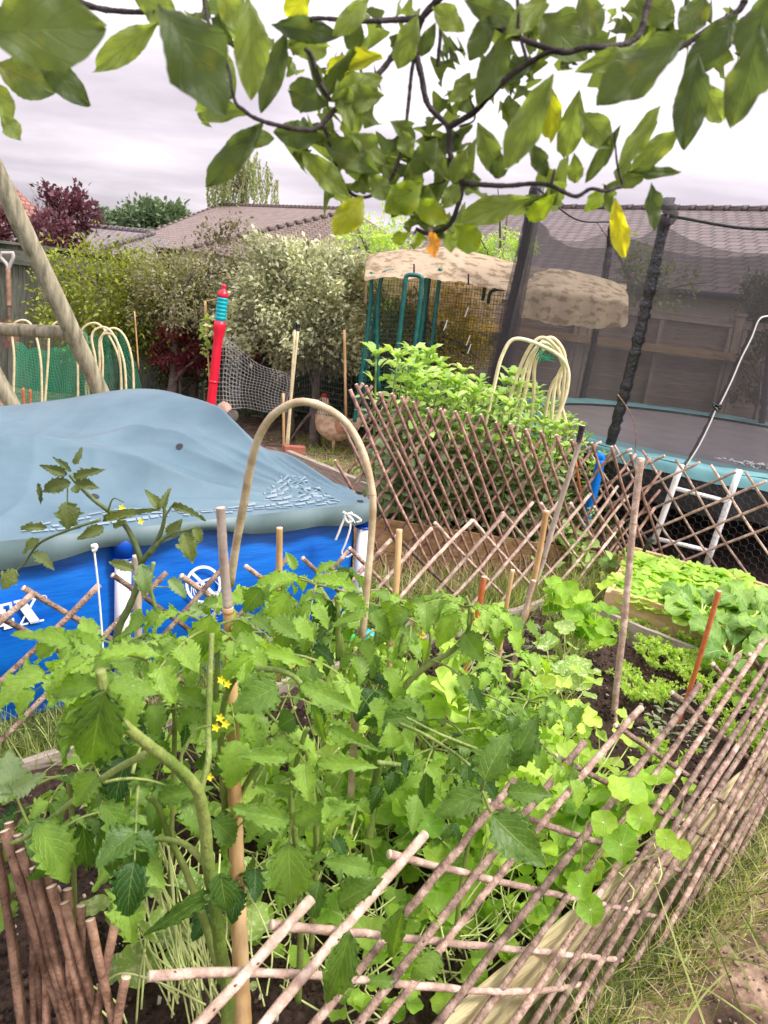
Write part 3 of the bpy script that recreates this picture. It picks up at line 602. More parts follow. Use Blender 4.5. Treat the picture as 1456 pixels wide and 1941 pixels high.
# weeping tree
c0 = at(460, 350, 40); t = thing('weeping_birch', c0*[1, 1, 0], 'pale weeping tree behind the ridge of the brown roof', 'tree')
tb = B(); trunk(tb, (c0[0], c0[1], 0), c0+[0, 0, 1.3], .2, 20, .2); tb.build('trunk', M['barkgrey'], t)
f = B()
for k in range(120):
    a_ = rng.uniform(0, 6.28); rr = rng.uniform(.1, 1.0)**.7; p = c0+np.array([math.cos(a_)*rr*1.75, math.sin(a_)*rr*1.2, 1.5*(1-rr*rr*.9)+rng.uniform(-.3, .3)])
    L = rng.uniform(.9, 3.2); n = int(L*22); z = np.linspace(0, L, n); Q = p+np.stack([.1*np.sin(z*2+k), 0*z, -z], 1)+rng.standard_normal((n, 3))*.022
    f.place(TINY, Q, np.array([0, 0, -1.0])+rng.standard_normal((n, 3))*.3, rng.standard_normal((n, 3)), .15, rng.random(n))
f.build('crown', M['willow'], t)
# ---------------------------------------------------------------- swing frame, spade
def pxtube(b, pts, Y, r, n=10, ns=None, **kw):
    Ys = Y if hasattr(Y, '__len__') else [Y]*len(pts)
    P = [at(x, y, yy) for (x, y), yy in zip(pts, Ys)]
    b.tube(spline(P, ns or max(2, 8*(len(P)-1))), r, n, **kw); return b
t = thing('swing', (-2.7, 6.3, 0), 'round timber swing frame with leaning legs and cross bar', 'swing')
b = B(); p0 = at(-60, 215, 5.6); p1 = at(192, 745, 6.4); q = p0+(p1-p0)*1.35; q = p1+(p1-p0)*((0-p1[2])/(p1[2]-p0[2])) if p1[2] > 0 else q
b.tube(spline([p0, q], 30), .068, 16, wob=.012); b.build('leg', M['logwood'], t)
b = B(); pa = at(-240, 250, 5.6); pb = at(22, 765, 6.0); q = pb+(pb-pa)*(pb[2]/(pa[2]-pb[2])); b.tube(spline([at(-95, 560, 5.9), pb, q], 20), .06, 12, wob=.012); b.build('leg', M['logwood'], t)
b = B(); b.tube(spline([at(-260, 612, 6.2), at(146, 631, 6.2)], 20), .052, 16, wob=.01); b.build('crossbar', M['logwood'], t)
Ys = 9.35
t = thing('garden_spade', at(18, 700, Ys)*[1, 1, 0], 'old spade with pale handle grip leaning on the green grey fence', 'spade')
b = B(); pxtube(b, [(4, 480), (2, 488), (12, 500), (16, 510)], Ys, .022, 8); pxtube(b, [(24, 480), (25, 488), (20, 500), (16, 510)], Ys, .022, 8); pxtube(b, [(2, 480), (26, 480)], Ys, .022, 8); b.build('handle_grip', M['greymetal'], t)
b = B(); pxtube(b, [(15, 508), (17, 560), (17, 580)], Ys, .027, 10); b.build('shaft', M['handlewood'], t)
b = B(); pxtube(b, [(17, 578), (17, 608)], Ys, [.02]*8, 8); c = at(19, 632, Ys)
b.grid(lambda u, v: np.stack([c[0]+(u-.5)*.21*(1-.06*v), c[1]-.03*np.sin(u*3.14)+.02*v, c[2]+.17-.34*v-.03*(v > .9)*np.abs(u-.5)], -1), 8, 8); b.build('blade', M['rust'], t)
# ---------------------------------------------------------------- bamboo hoops with green netting at the left
def hoop(b, l, a, r, Y, rad=.011, **kw):   # left foot, apex, right foot in the picture
    (lx, ly), (ax, ay), (rx, ry) = l, a, r
    w_ = abs(rx-lx)
    pts = [(lx, ly), (lx+(ax-lx)*.35-w_*.08, ly+(ay-ly)*.55), (ax-w_*.36, ay+w_*.28), (ax, ay), (ax+w_*.36, ay+w_*.28), (rx+(ax-rx)*.2+w_*.08, ry+(ay-ry)*.55), (rx, ry)]
    pxtube(b, pts, Y, rad, 7, 50, **kw)
HP = [((25, 770), (43, 607), (80, 775)), ((85, 770), (118, 608), (148, 775)), ((163, 770), (178, 612), (232, 775)), ((182, 775), (195, 620), (240, 775)), ((192, 770), (215, 622), (254, 770)), ((130, 640), (150, 630), (168, 770)), ((186, 770), (205, 632), (230, 770))]
for k, (l, a, r) in enumerate(HP):
    b = B(); hoop(b, l, a, r, 7.6+.15*(k % 3), .0115, tint=rng.random())
    tag(b.build('bamboo_hoop', M['hooppale'], loc=at(a[0], 780, 7.7)*[1, 1, 0]), 'pale bamboo hoop in the row behind the swing post and pool cover', 'plant support', 'pale bamboo hoops left of the netting')
def netsheet(name, m, fn, nu, nv, r, label, cat, group=None, mi=None, parent=None):
    b = B()
    for k in range(nu+1):
        u = np.full(nv*2+1, k/nu); v = np.linspace(0, 1, nv*2+1); b.tube(fn(u, v), r, 3, cap=False)
    for k in range(nv+1):
        v = np.full(nu*2+1, k/nv); u = np.linspace(0, 1, nu*2+1); b.tube(fn(u, v), r, 3, cap=False)
    o = b.build(name, m, parent)
    if parent is None: tag(o, label, cat, group)
    return o
def pf(corners, Y0, Y1, sag=0.0, wob=0.0):     # bilinear picture quad TL, TR, BR, BL at depths Y0 (left) to Y1 (right)
    A_, B_, C_, D_ = [at(x, y, yy) for (x, y), yy in zip(corners, (Y0, Y1, Y1, Y0))]
    def f(u, v):
        u = np.asarray(u)[..., None]; v_ = np.asarray(v)[..., None]
        P = (A_*(1-u)+B_*u)*(1-v_)+(D_*(1-u)+C_*u)*v_
        P = P+np.concatenate([0*u, wob*np.sin(u*17+v_*6), -sag*np.sin(u*np.pi)*(1-v_)+wob*.6*np.sin(u*23+v_*9)], -1); return P
    return f
g = B(); g.grid(pf([(28, 650), (150, 640), (180, 765), (22, 765)], 8.0, 8.0, .1, .03), 30, 12)
t = thing('netting_cloche', at(100, 760, 7.8)*[1, 1, 0], 'bright green garden netting draped behind the swing post', 'netting')
g.build('net', M['greennet'], t)
netsheet('mesh', mat('green_net_thread', (.02, .40, .2), None), pf([(28, 650), (150, 640), (180, 765), (22, 765)], 7.97, 7.97, .1, .03), 30, 20, .0022, None, None, parent=t)
t = thing('netting_cloche', at(235, 760, 7.9)*[1, 1, 0], 'green netting tent around the hoops right of the swing post', 'netting')
netsheet('mesh', mat('green_net_thread2', (.02, .26, .15), None), pf([(150, 628), (236, 628), (276, 765), (165, 765)], 7.85, 7.95, .05, .03), 28, 28, .0024, None, None, parent=t)
b = B()
for k in range(260):
    p = at(rng.uniform(20, 190), 775, rng.uniform(7.4, 8.3)); h = rng.uniform(.25, .6); d = rng.standard_normal(3)*.25+[0, 0, 1]
    b.place(BLADE, p, d, rng.standard_normal(3), h, rng.random(), sx=.05)
tag(b.build('leafy_crop', M['chard'], loc=at(100, 775, 7.8)*[1, 1, 0]), 'tall grassy green crop growing under the green netting', 'vegetable', kind='stuff')
for k, (x0, y0, x1, y1) in enumerate(((44, 735, 46, 760), (57, 738, 58, 760), (10, 752, 16, 762))):
    b = B(); pxtube(b, [(x0, y0), (x1, y1+20)], 7.2, .012, 6); tag(b.build('wooden_stake', M['redcane'], loc=at(x1, 800, 7.2)*[1, 1, 0]), 'short reddish stake just above the left end of the pool cover', 'stake', 'short reddish stakes')
for (x0, y0, x1, y1, lab) in ((255, 590, 263, 700, 'thin green cane in front of the dark shrub'), (388, 570, 390, 640, 'thin cane left of the swing ball pole')):
    b = B(); pxtube(b, [(x0, y0), (x1, y1)], 8.0, .008, 6); tag(b.build('garden_cane', M['cane']), lab, 'cane')
# ---------------------------------------------------------------- swing ball pole
Yp = 7.4; t = thing('swing_ball_pole', at(398, 800, Yp)*[1, 1, 0], 'red swing ball pole with turquoise spiral collar near the top', 'pole')
pp = lambda f_: at(425+(398-425)*f_, 538+(785-538)*f_, Yp)
def seg(f0, f1, rs, m, nm):
    b = B(); P = np.array([pp(f0+(f1-f0)*q) for q in np.linspace(0, 1, len(rs))]); b.tube(P, np.array(rs)*.92, 20); return b.build(nm, m, t)
seg(0, .105, [.012, .022, .024, .014, .03, .04, .052, .056, .056, .052], M['red'], 'cap')
o = seg(.10, .285, [.040, .058, .058, .044, .058, .058, .044, .058, .058, .044, .058, .058, .044, .058, .058, .044, .058, .058, .044, .052], M['cyan'], 'spiral_collar')
seg(.285, 1.25, [.058, .062, .062, .05, .05, .045, .045]+[.047]*22, M['red'], 'shaft')
seg(.74, .76, [.05, .054, .05], M['red'], 'joint')
# twining plant by the pole
t = thing('climbing_plant', at(392, 760, 8.0)*[1, 1, 0], 'pale green climber on a cane left of the red pole', 'climber')
b = B(); pxtube(b, [(390, 570), (392, 640), (396, 700), (398, 770)], 8.0, .008, 6); pxtube(b, [(390, 571), (415, 566)], 8.0, .006, 6); b.build('stem', M['cane'], t)
b = B()
for k in range(60):
    f_ = rng.random(); p = at(392+rng.normal(0, 6)+(12*(f_ > .8)), 600+f_*90, 8.0); b.place(SM[0], p, rng.standard_normal(3)-[0, .3, .6], rng.standard_normal(3), .09*(1-.5*(f_)), rng.random())
for k in range(14): b.place(SM[0], at(398+rng.normal(0, 2), 690+k*4, 8.0), rng.standard_normal(3)-[0, .3, .3], rng.standard_normal(3), .05, 1)
b.build('foliage', M['vine'], t)
# ---------------------------------------------------------------- hen yard: netting, canes, hen, stones
def yn(u, v):
    X = 425+(548-425)*u; ty = 640+10*np.sin(u*3.14)+(712-640)*u; by = 772+10*u
    return np.stack([at(a, b_, 7.6+.03*math.sin(c*6)) for a, b_, c in zip(np.ravel(X), np.ravel(ty+(by-ty)*v), np.ravel(u))])
netsheet('wire_netting', M['whitenet'], lambda u, v: yn(u, v)+np.stack([.015*np.sin(v*7), 0*v, .012*np.sin(u*9+v*5)], 1), 20, 16, .0019, 'sagging white wire netting between red pole and bamboo canes', 'netting')
def yn2(u, v):
    X = 545+(665-545)*u; ty = 700-65*np.sin(np.minimum(u*3, 1.57))+30*u; by = 775+20*u
    return np.stack([at(a, b_, 7.7) for a, b_ in zip(np.ravel(X), np.ravel(ty+(by-ty)*v))])
netsheet('wire_netting', M['darkwire'], yn2, 26, 12, .0028, 'dark wire netting stretched right of the pair of bamboo canes', 'netting')
def yn3(u, v): return np.stack([at(410+(455-410)*a, 640+(775-640)*q, 7.7) for a, q in zip(np.ravel(u), np.ravel(v))])
netsheet('wire_netting', M['wire'], yn3, 7, 16, .0024, 'wire netting directly right of the red swing ball pole', 'netting')
for x0, y0, x1, y1, lab in ((560, 612, 545, 860, 'pale cane with black tip, left of a leaning pair before the silver shrub'), (566, 615, 541, 862, 'pale cane with black tip, right of a leaning pair before the silver shrub'),
                            (653, 625, 656, 790, 'brown cane holding wire netting beneath the silver shrub'), (537, 745, 538, 855, 'short grey stake beside the pair of canes behind the pool cover')):
    b = B(); pxtube(b, [(x0, y0), (x1, y1)], 7.4, .013, 8); r_ = b.build('garden_cane', M['hooppale'] if 'pale' in lab else M['cane'], loc=at(x1, y1, 7.4)); tag(r_, lab, 'cane')
    if 'black' in lab: b = B(); pxtube(b, [(x0, y0-1), (x0+(x1-x0)*.05, y0+(y1-y0)*.05)], 7.4, .016, 8); b.build('tip', M['black'], r_)
hb = at(628, 872, 7.9); t = thing('hen', hb*[1, 1, 0], 'buff speckled hen standing behind the wire in the brown yard', 'hen')
k_ = .47; hx = lambda x, z: hb*[1, 1, 0]+[x*k_, 0, z*k_+.02]
b = B()
prof = [((.62, .86), .01), ((.56, .80), .06), ((.47, .70), .12), ((.33, .58), .20), ((.14, .52), .27), ((-.06, .52), .29), ((-.2, .60), .25), ((-.28, .74), .175), ((-.27, .88), .125), ((-.25, .98), .10), ((-.26, 1.06), .095), ((-.29, 1.11), .085), ((-.33, 1.13), .05), ((-.37, 1.125), .02)]
P = spline([hx(*a) for a, _ in prof], 60); rr = np.interp(np.linspace(0, 1, 60), np.linspace(0, 1, len(prof)), [r_ for _, r_ in prof])*k_
b.tube(P, rr, 18, wob=.03); b.build('body', M['buff'], t)
b = B()
for s_ in (-1, 1):
    c = hx(.12, .55)
    b.grid(lambda u, v: np.stack([c[0]+(u-.45)*.55*k_, c[1]+s_*(.27*k_*np.sin(np.pi*np.clip(u, .05, .95))**.5*(1-.15*(v*2-1)**2)+.01), c[2]+(.5-v)*.33*k_*np.sin(np.pi*np.clip(u*.9+.08, 0, 1))**.6+.1*u*k_], -1), 12, 6)
b.build('wing', M['rufous'], t)
b = B()
for k in range(26): b.place(SM[0], hx(.5+rng.uniform(-.1, .12), .76+rng.uniform(-.12, .12))+[0, rng.normal(0, .02), 0], np.array([.6+rng.random()*.5, rng.normal(0, .3), .7]), rng.standard_normal(3), .14, rng.random())
b.build('tail', M['buff'], t)
b = B(); b.grid(lambda u, v: np.stack([hx(0, 0)[0]+(-.36+.2*u)*k_, hx(0, 0)[1]+(v-.5)*.012, hx(0, 1.14)[2]+(.09*np.abs(np.sin(u*9.4))+.03)*k_*(v > -1)*np.where(v > .5, 1, .9)-.02*k_], -1), 18, 2)
b.tube([hx(-.36, 1.07), hx(-.37, 1.0)], [.03*k_, .015*k_], 8); b.tube(spline([hx(-.35, 1.15), hx(-.30, 1.22), hx(-.22, 1.2)], 8), [.02*k_, .035*k_, .04*k_, .045*k_, .045*k_, .04*k_, .03*k_, .01*k_], 8); b.build('comb', M['comb'], t)
b = B(); b.tube([hx(-.36, 1.11), hx(-.44, 1.09)], [.03*k_, .004*k_], 8); b.build('beak', M['beak'], t)
b = B(); b.tube([hx(-.335, 1.12)+[0, -.05*k_*1.0-.01, 0], hx(-.335, 1.12)+[0, -.07*k_-.01, 0]], .012*k_, 8); b.build('eye', M['black'], t)
for s_ in (-1, 1):
    b = B(); f0 = hx(.02, .3)+[0, s_*.1*k_, 0]; f1 = hx(.02, .0)+[0, s_*.1*k_, 0]; b.tube([f0, f1], [.05*k_, .022*k_], 8)
    for a_ in (-.5, 0, .5, 3.1): b.tube([f1, f1+np.array([-math.cos(a_), math.sin(a_), 0])*.12*k_], [.016*k_, .008*k_], 6)
    b.build('leg', M['beak'], t)
def rock(name, x, y, Y, r, m, label, cat, fl=(1, 1, .8)):
    b = B(); c = at(x, y, Y)
    def f(u, v):
        th, ph = u*2*np.pi, v*np.pi; n = 1+.10*np.sin(3*th+ph*2)+.08*np.sin(5*th+x)*np.sin(ph*3)
        return np.stack([c[0]+r*fl[0]*n*np.sin(ph)*np.cos(th), c[1]+r*fl[1]*n*np.sin(ph)*np.sin(th), c[2]+r*fl[2]*n*np.cos(ph)], -1)
    b.grid(f, 20, 12); return tag(b.build(name, m), label, cat)
rock('stone', 424, 778, 7.6, .085, M['stone'], 'pinkish rounded stone at the foot of the red pole', 'stone', (.9, .8, 1))
rock('log', 440, 790, 7.5, .07, M['darkstone'], 'dark round log end beside the pinkish stone', 'log', (.9, 1.4, .9))
b = B(); P = [at(548, 838, 7.1), at(760, 905, 5.9)]; P[0][2] = P[1][2] = .06; dd = nrm(P[1]-P[0]); b.box((P[0]+P[1])/2, (np.linalg.norm(P[1]-P[0]), .06, .16), math.atan2(dd[1], dd[0]))
tag(b.build('edging_board', M['boardgrey'], smooth=False), 'low sloping board edging the brown hen yard behind the pool', 'board')
b = B(); c = at(558, 852, 7.2); b.box(c, (.2, .1, .065), .3); tag(b.build('brick', M['brick'], smooth=False), 'red brick at the end of the yard edging board', 'brick')
b = B()
for k in range(1500):
    p = G(rng.uniform(440, 720), rng.uniform(800, 900), .015)
    if p[1] < 6.2 or p[1] > 9.2: continue
    b.place(TINY, p, rng.standard_normal(3)*[1, 1, .3], [0, 0, 1], rng.uniform(.02, .06), rng.random())
tag(b.build('fallen_greens', M['vine']), 'scattered bright green trimmings lying on the hen yard', 'leaf litter', kind='stuff')
# ---------------------------------------------------------------- green run with camouflage cover
t = thing('chicken_run', at(800, 720, 7.6)*[1, 1, 0], 'walk in green steel mesh run under a camouflage canopy', 'run')
Yr = 7.6
PO = [[(705, 515), (700, 600), (680, 745), (672, 800)], [(719, 745), (714, 640), (721, 535), (735, 515), (770, 518), (800, 522), (808, 540), (800, 620), (785, 712), (778, 780)],
      [(835, 508), (828, 570), (812, 700), (800, 790)], [(812, 740), (805, 640), (815, 525), (828, 510), (858, 507)], [(915, 570), (920, 540), (925, 527), (942, 525)], [(925, 575), (932, 552), (960, 547)]]
for k, pts in enumerate(PO):
    b = B(); pxtube(b, pts, Yr-(.25 if k < 3 else -.9), .019, 8, 50); b.build('post', M['greenpost'] if k < 3 else mat('dark_green_steel', (.012, .04, .035), None, rough=.5), t)
b = B(); pxtube(b, [(697, 800), (690, 740), (722, 525)], Yr-.2, .016, 8, 12); b.build('post', M['greenpost'], t)
b = B(); pxtube(b, [(750, 710), (757, 640), (768, 540), (771, 523), (782, 521), (796, 524), (799, 535), (792, 610), (779, 700), (776, 706), (750, 712), (740, 714)], Yr-.55, .019, 8, 60); b.build('door_frame', M['greenpost'], t)
netsheet('mesh', M['greenwire'], pf([(700, 520), (985, 535), (955, 790), (668, 790)], Yr-.25, Yr-.25), 52, 30, .0022, None, None, parent=t)
netsheet('mesh', M['darkwire'], pf([(720, 525), (980, 560), (960, 790), (705, 790)], Yr+1.0, Yr+1.0), 30, 44, .0018, None, None, parent=t)
t2 = thing('canopy', at(900, 540, 7.9)*[1, 1, 0], 'tan camouflage tarpaulin stretched over the green run', 'tarpaulin')
cols = [(694, 494, 530), (703, 486, 529), (720, 478, 527), (760, 473, 526), (800, 470, 528), (845, 468, 531), (870, 470, 534), (900, 478, 539), (935, 487, 546), (975, 498, 556), (990, 503, 600), (1030, 507, 612), (1080, 512, 618), (1130, 523, 622), (1165, 534, 622), (1185, 546, 618), (1191, 560, 612)]
def tarpf(u, v, front=True):
    xs = np.interp(u, np.linspace(0, 1, len(cols)), [c[0] for c in cols]); yt = np.interp(u, np.linspace(0, 1, len(cols)), [c[1] for c in cols]); yb = np.interp(u, np.linspace(0, 1, len(cols)), [c[2] for c in cols])
    out_ = np.zeros(u.shape+(3,))
    for i in np.ndindex(u.shape):
        vv = v[i]; lng = min(1, max(0, (xs[i]-975)/40))
        Y = 7.95-.75*min(1, vv*(1+1.5*lng))**.7
        p = at(xs[i]-3*vv*(1-lng), yt[i]+(yb[i]-yt[i])*vv, Y)
        p[2] += .008*math.sin(xs[i]*.09+vv*4)*(vv > .01)+.004*math.sin(xs[i]*.3+vv*9)*vv; p[1] += .012*math.sin(xs[i]*.13+vv*3)*vv; out_[i] = p
    return out_
b = B(); b.grid(tarpf, 120, 18); b.build('front_sheet', M['tarp'], t2)
b = B(); b.grid(pf([(698, 515), (985, 528), (925, 602), (704, 560)], 9.0, 8.8, 0, .012), 40, 10); b.grid(lambda u, v: np.stack([np.array([at(698-3*a-6*q, 490+85*a, 7.95+.9*q-.6*a) for a, q in zip(r1, r2)]) for r1, r2 in zip(v, u)]), 6, 10)
b.grid(lambda u, v: np.stack([np.array([at(696+(1188-696)*a, (480+(548-480)*a**1.3)+(16-26*a)*q, 7.9+1.0*q) for a, q in zip(r1, r2)]) for r1, r2 in zip(u, v)]), 40, 6)
b.build('back_sheet', M['tarp'], t2)
for x, y in ((785, 500), (888, 518)):
    b = B(); pxtube(b, [(x, y), (x, y+22)], 7.15, .008, 6); b.build('bungee_tie', M['black'], t2)
for k, (x, y) in enumerate(((885, 582), (845, 607), (888, 636), (890, 652))):
    b = B(); pxtube(b, [(x+3, y), (x, y+9), (x-4, y+19)], 7.3, .006, 5); tag(b.build('white_tie', M['cord'], loc=at(x, y, 7.3)), 'short white tie hanging on the mesh of the green run', 'tie', 'white ties on the run')
b = B(); c = at(985, 720, 8.1); c[2] = 0
def cf(u, v):
    a = np.pi*(u*1.0); e_ = .56*np.sign(np.cos(a))*np.abs(np.cos(a))**.45; z = .72*np.abs(np.sin(a))**.38
    return np.stack([c[0]+e_*(.93+.07*np.sin(np.pi*v)), c[1]-.3+v*.7, z*(.95+.05*np.sin(np.pi*v))+.12], -1)
b.grid(cf, 40, 10); t = thing('chicken_coop', c, 'rounded bright green plastic coop inside the run', 'coop'); b.build('shell', M['coop'], t)
b = B(); u = np.linspace(0, 1, 41); ring = cf(u, 0*u); 
b.add(ring, [list(range(41))]); b.build('door', mat('coop_front', (.17, .34, .13), None, rough=.45), t, smooth=False)
# ---------------------------------------------------------------- trampoline
TC = np.array([2.93, 6.87, 0]); TR = 2.0
t = thing('trampoline', TC, 'large round trampoline with torn teal pad and black safety net', 'trampoline')
def ring(b, r0, z0, r1, z1, n=96, wob=0.0, mi=0, a0=0, a1=2*np.pi):
    def f(u, v):
        a = a0+u*(a1-a0); r = r0+(r1-r0)*v+wob*np.sin(a*31+3*np.sin(a*7))*v; z = z0+(z1-z0)*v+wob*.6*np.sin(a*23)*v+.02*np.sin(np.pi*v)
        return np.stack([TC[0]+r*np.cos(a), TC[1]+r*np.sin(a), z], -1)
    b.grid(f, n, 6, mi=mi); return b
b = B(); b.grid(lambda u, v: np.stack([TC[0]+(TR-.33)*v*np.cos(u*6.2832), TC[1]+(TR-.33)*v*np.sin(u*6.2832), .775-.01*(1-v*v)], -1), 64, 10); b.build('jump_mat', M['blackmat'], t)
b = B(); ring(b, TR-.36, .80, TR+.02, .80, wob=.01); ring(b, TR+.02, .80, TR+.05, .72, wob=.012); b.build('pad', M['teal'], t)
b = B()
for k in range(260):
    a = R(rng.normal(259, 4.5)); r_ = TR-.31+rng.normal(0, .012); p = TC+[r_*math.cos(a), r_*math.sin(a), .825+rng.random()*.012]; b.place(TINY, p, rng.standard_normal(3)*[1, 1, .3], [0, 0, 1], rng.uniform(.02, .07), .5)
b.build('torn_foam', M['fray'], t)
b = B(); ring(b, TR+.03, .74, TR+.06, .50, wob=.02); ring(b, TR+.0, .74, TR-.5, .30, wob=.01); b.build('skirt', M['skirt'], t)
b = B(); a = np.linspace(0, 6.2832, 97); b.tube(np.stack([TC[0]+TR*np.cos(a), TC[1]+TR*np.sin(a), .73+0*a], 1), .022, 8, cap=False); b.build('frame', M['white'], t)
LA = [((1292, 880), (1238, 1030), 4.93), ((1402, 890), (1338, 1073), 4.86)]
for (p, q, Y) in LA:
    b = B(); pxtube(b, [p, q], Y, .021, 12, 6); b.build('leg', M['white'], t)
b = B(); b.tube([at(1278, 925, 4.93), at(1385, 952, 4.86)], .014, 10); b.build('leg_brace', M['white'], t); b = B(); b.tube([at(1241, 1020, 4.93), at(1347, 1045, 4.86)], .015, 10); b.build('leg_brace', M['white'], t)
for ang in (95, 150, 20, 60, 320):
    for s_ in (-.2, .2):
        a = R(ang)+s_; b = B(); p = TC+[TR*math.cos(a), TR*math.sin(a), 0]; b.tube([p+[0, 0, .72], p+[0, 0, .02]], .021, 8); b.build('leg', M['white'], t)
POLE = [(at(925, 775, 7.15), at(1013, 352, 7.15)), (at(1103, 756, 8.72), at(1162, 420, 8.72)), (at(1150, 868, 5.5), at(1262, 408, 5.5)), (at(1440, 830, 8.3), at(1476, 470, 8.3)), (at(1560, 1010, 4.95), at(1690, 395, 4.95))]
for k, (p, q) in enumerate(POLE):
    b = B(); n = 60; P = p+(q-p)*np.linspace(0, 1, n)[:, None]; P[:, 0] += .02*np.sin(np.linspace(0, 3.1, n)); rr = .037+.006*np.sin(np.arange(n)*1.7)*rng.random(n)+.004*rng.standard_normal(n)
    b.tube(P, rr*np.array([1]*(n-3)+[1.1, 1.1, .8]), 14, wob=.07); po = b.build('pole', M['black'], t)
    if k == 2:
        b = B(); b.tube(spline([q+[-.02, 0, -.06], q+[.03, -.02, .0], q+[.0, -.02, .05], q+[-.01, 0, .09]], 14), .045, 10, wob=.15); b.build('knot', M['netdense'], po)
# net: ring of panels from pole to pole, sagging between
def netpanel(pa, qa, pb, qb, sag, bulge=.12, nu=40, nv=30, fold=.02):
    mid = TC
    def f(u, v):
        u_ = u[..., None]; v_ = v[..., None]; T_ = qa*(1-u_)+qb*u_; Bm = pa*(1-u_)+pb*u_
        P = T_*(1-v_)+Bm*v_; o_ = (P-TC)*[1, 1, 0]; o_ = o_/np.linalg.norm(o_, axis=-1)[..., None]
        P = P+o_*(bulge*np.sin(np.pi*u_)+fold*np.sin(u_*40+3*np.sin(v_*3))*(1-v_*.6)); P = P-np.array([0, 0, 1])*sag*np.sin(np.pi*u_)**.8*(1-v_)**1.5
        return P
    b = B(); b.grid(f, nu, nv); return b
ns = t
A_, C_, B_, D_, E_ = POLE
E2 = (E_[0], E_[1])
def lift(p, z): q = p.copy(); q[2] = z; return q
for (a_, c_, sag) in ((A_, C_, .28), (C_, D_, .15), (A_, B_, .32), (B_, E2, .22), (D_, E2, .2)):
    pa, pb = lift(a_[0], .78), lift(c_[0], .78)
    netpanel(pa, a_[1]-[0, 0, .04], pb, c_[1]-[0, 0, .04], sag).build('net_panel', M['net'], ns)
# gathered folds beside the left pole
b = B()
for k in range(3):
    d_ = k*.05; b.grid(lambda u, v: np.stack([A_[0][0]*v+A_[1][0]*(1-v)+(u-.5)*(.05+.13*v)+d_*.5, A_[0][1]*v+A_[1][1]*(1-v)-.05-.03*k+.02*np.sin(u*9+v*4), A_[0][2]*v+A_[1][2]*(1-v)+0*u], -1), 6, 20)
b.build('net_fold', M['netdense'], t)
b = B()
for (qa, qb, sg) in ((B_[1], E_[1], .1), (A_[1], C_[1], .12)):
    b.tube(spline([qa, (qa+qb)/2-[0, 0, sg], qb], 30), .011, 6)
b.build('top_cord', M['black'], t)
# zip edge with white cord, hanging from the net to the pad
b = B(); pts = [(1462, 598), (1440, 605), (1425, 640), (1405, 680), (1388, 720), (1366, 765), (1358, 775), (1345, 805), (1325, 845), (1300, 885)]
pxtube(b, pts, 5.0, .0048, 8, 90); tag(b.build('hanging_cord', M['cord']), 'long white cord hanging down the slit of the trampoline net', 'cord')
b = B(); pxtube(b, [(x-5, y+3) for x, y in pts], 5.03, .014, 6, 60, wob=.3); b.build('zip_edge', M['netdense'], t)
b = B(); pxtube(b, [(1352, 764), (1360, 770), (1368, 768), (1360, 778), (1352, 766), (1366, 774)], 4.97, .008, 6, 30); tag(b.build('cable_clip', M['black']), 'black clip knotted round the white cord on the net', 'clip')
b = B(); pxtube(b, [(1171, 748), (1190, 775), (1205, 812), (1204, 858)], 5.3, .004, 5, 30); tag(b.build('dry_twig', M['rodred']), 'thin reddish dead vine curling below the black pole', 'twig')
b = B(); pxtube(b, [(1139, 872), (1128, 920), (1112, 985), (1108, 1000)], 4.98, .030, 14, 24); pxtube(b, [(1130, 868), (1139, 864), (1141, 876)], 4.98, .025, 12, 10); tag(b.build('foam_noodle', M['noodle']), 'bright blue foam float behind the red willow trellis', 'pool float')
# ---------------------------------------------------------------- willow trellises
def rod(parent, p, q, r, m, off=None, bend=.006, n=10):
    p = np.asarray(p, float); q = np.asarray(q, float); L = np.linalg.norm(q-p); k = max(6, int(L*22)); s = np.linspace(0, 1, k)[:, None]
    P = p+(q-p)*s+np.outer(np.sin(s[:, 0]*np.pi*rng.uniform(1, 2.6)+rng.random()*6), rng.standard_normal(3))*bend*L**.5
    P += rng.standard_normal(P.shape)*.0006
    if off is not None: P = P+off
    rr = r*np.linspace(1.05, .88, k)*(1+.04*rng.standard_normal(k))
    b = B(); b.tube(P, rr, n, rng.random(), cap=1, wob=.02)
    for _ in range(int(L*9)):
        i = rng.integers(1, k-1); d = nrm(rng.standard_normal(3)); d = nrm(d-(q-p)/L*(d @ (q-p)/L)); b.tube([P[i]+d*rr[i]*.7, P[i]+d*rr[i]*1.25+(p-q)/L*.004], [rr[i]*.32, rr[i]*.1], 5, 0.0, 2)
    return b.build('rod', [m, M['rodend'], M['knot']], parent)
t = thing('willow_trellis', UVW(2, .65, 0), 'large near willow trellis leaning over the yellow sawn board at bottom right', 'trellis')
vp = lambda z: .64+(z-.08)*(.22/.47)
nofs = nrm(UVW(0, -.47, .22))
AU = [.8, 1.1, 1.41, 1.71, 2.03, 2.40, 2.72, 2.99, 3.2, 3.4, 3.58, 3.75, 3.92, 4.08, 4.24, 4.4, 4.55, 4.7]
for i, u0 in enumerate(AU):
    sl = 3.05+min(1.05, .2*i); zt = .565+rng.uniform(-.008, .008); zb = .14 if i < 2 else .02
    rod(t, UVW(u0, vp(zt), zt), UVW(u0-sl*(zt-zb), vp(zb), zb), .0086+.0014*rng.random(), M['rod'] if i > 1 else M['rodpale'], nofs*.009)
for i, u0 in enumerate([.49, .72, 1.0, 1.32, 1.61, 1.9, 2.24, 2.58, 2.86, 3.1, 3.3, 3.5, 3.7, 3.9, 4.1]):
    sl = max(1.2, 2.1-.13*i); zt = .555+rng.uniform(-.01, .015); zb = .055
    rod(t, UVW(u0, vp(zt), zt), UVW(u0+sl*(zt-zb), vp(zb), zb), .0078+.001*rng.random(), M['rodpale'] if i < 3 else M['rod'], -nofs*.008, .01)
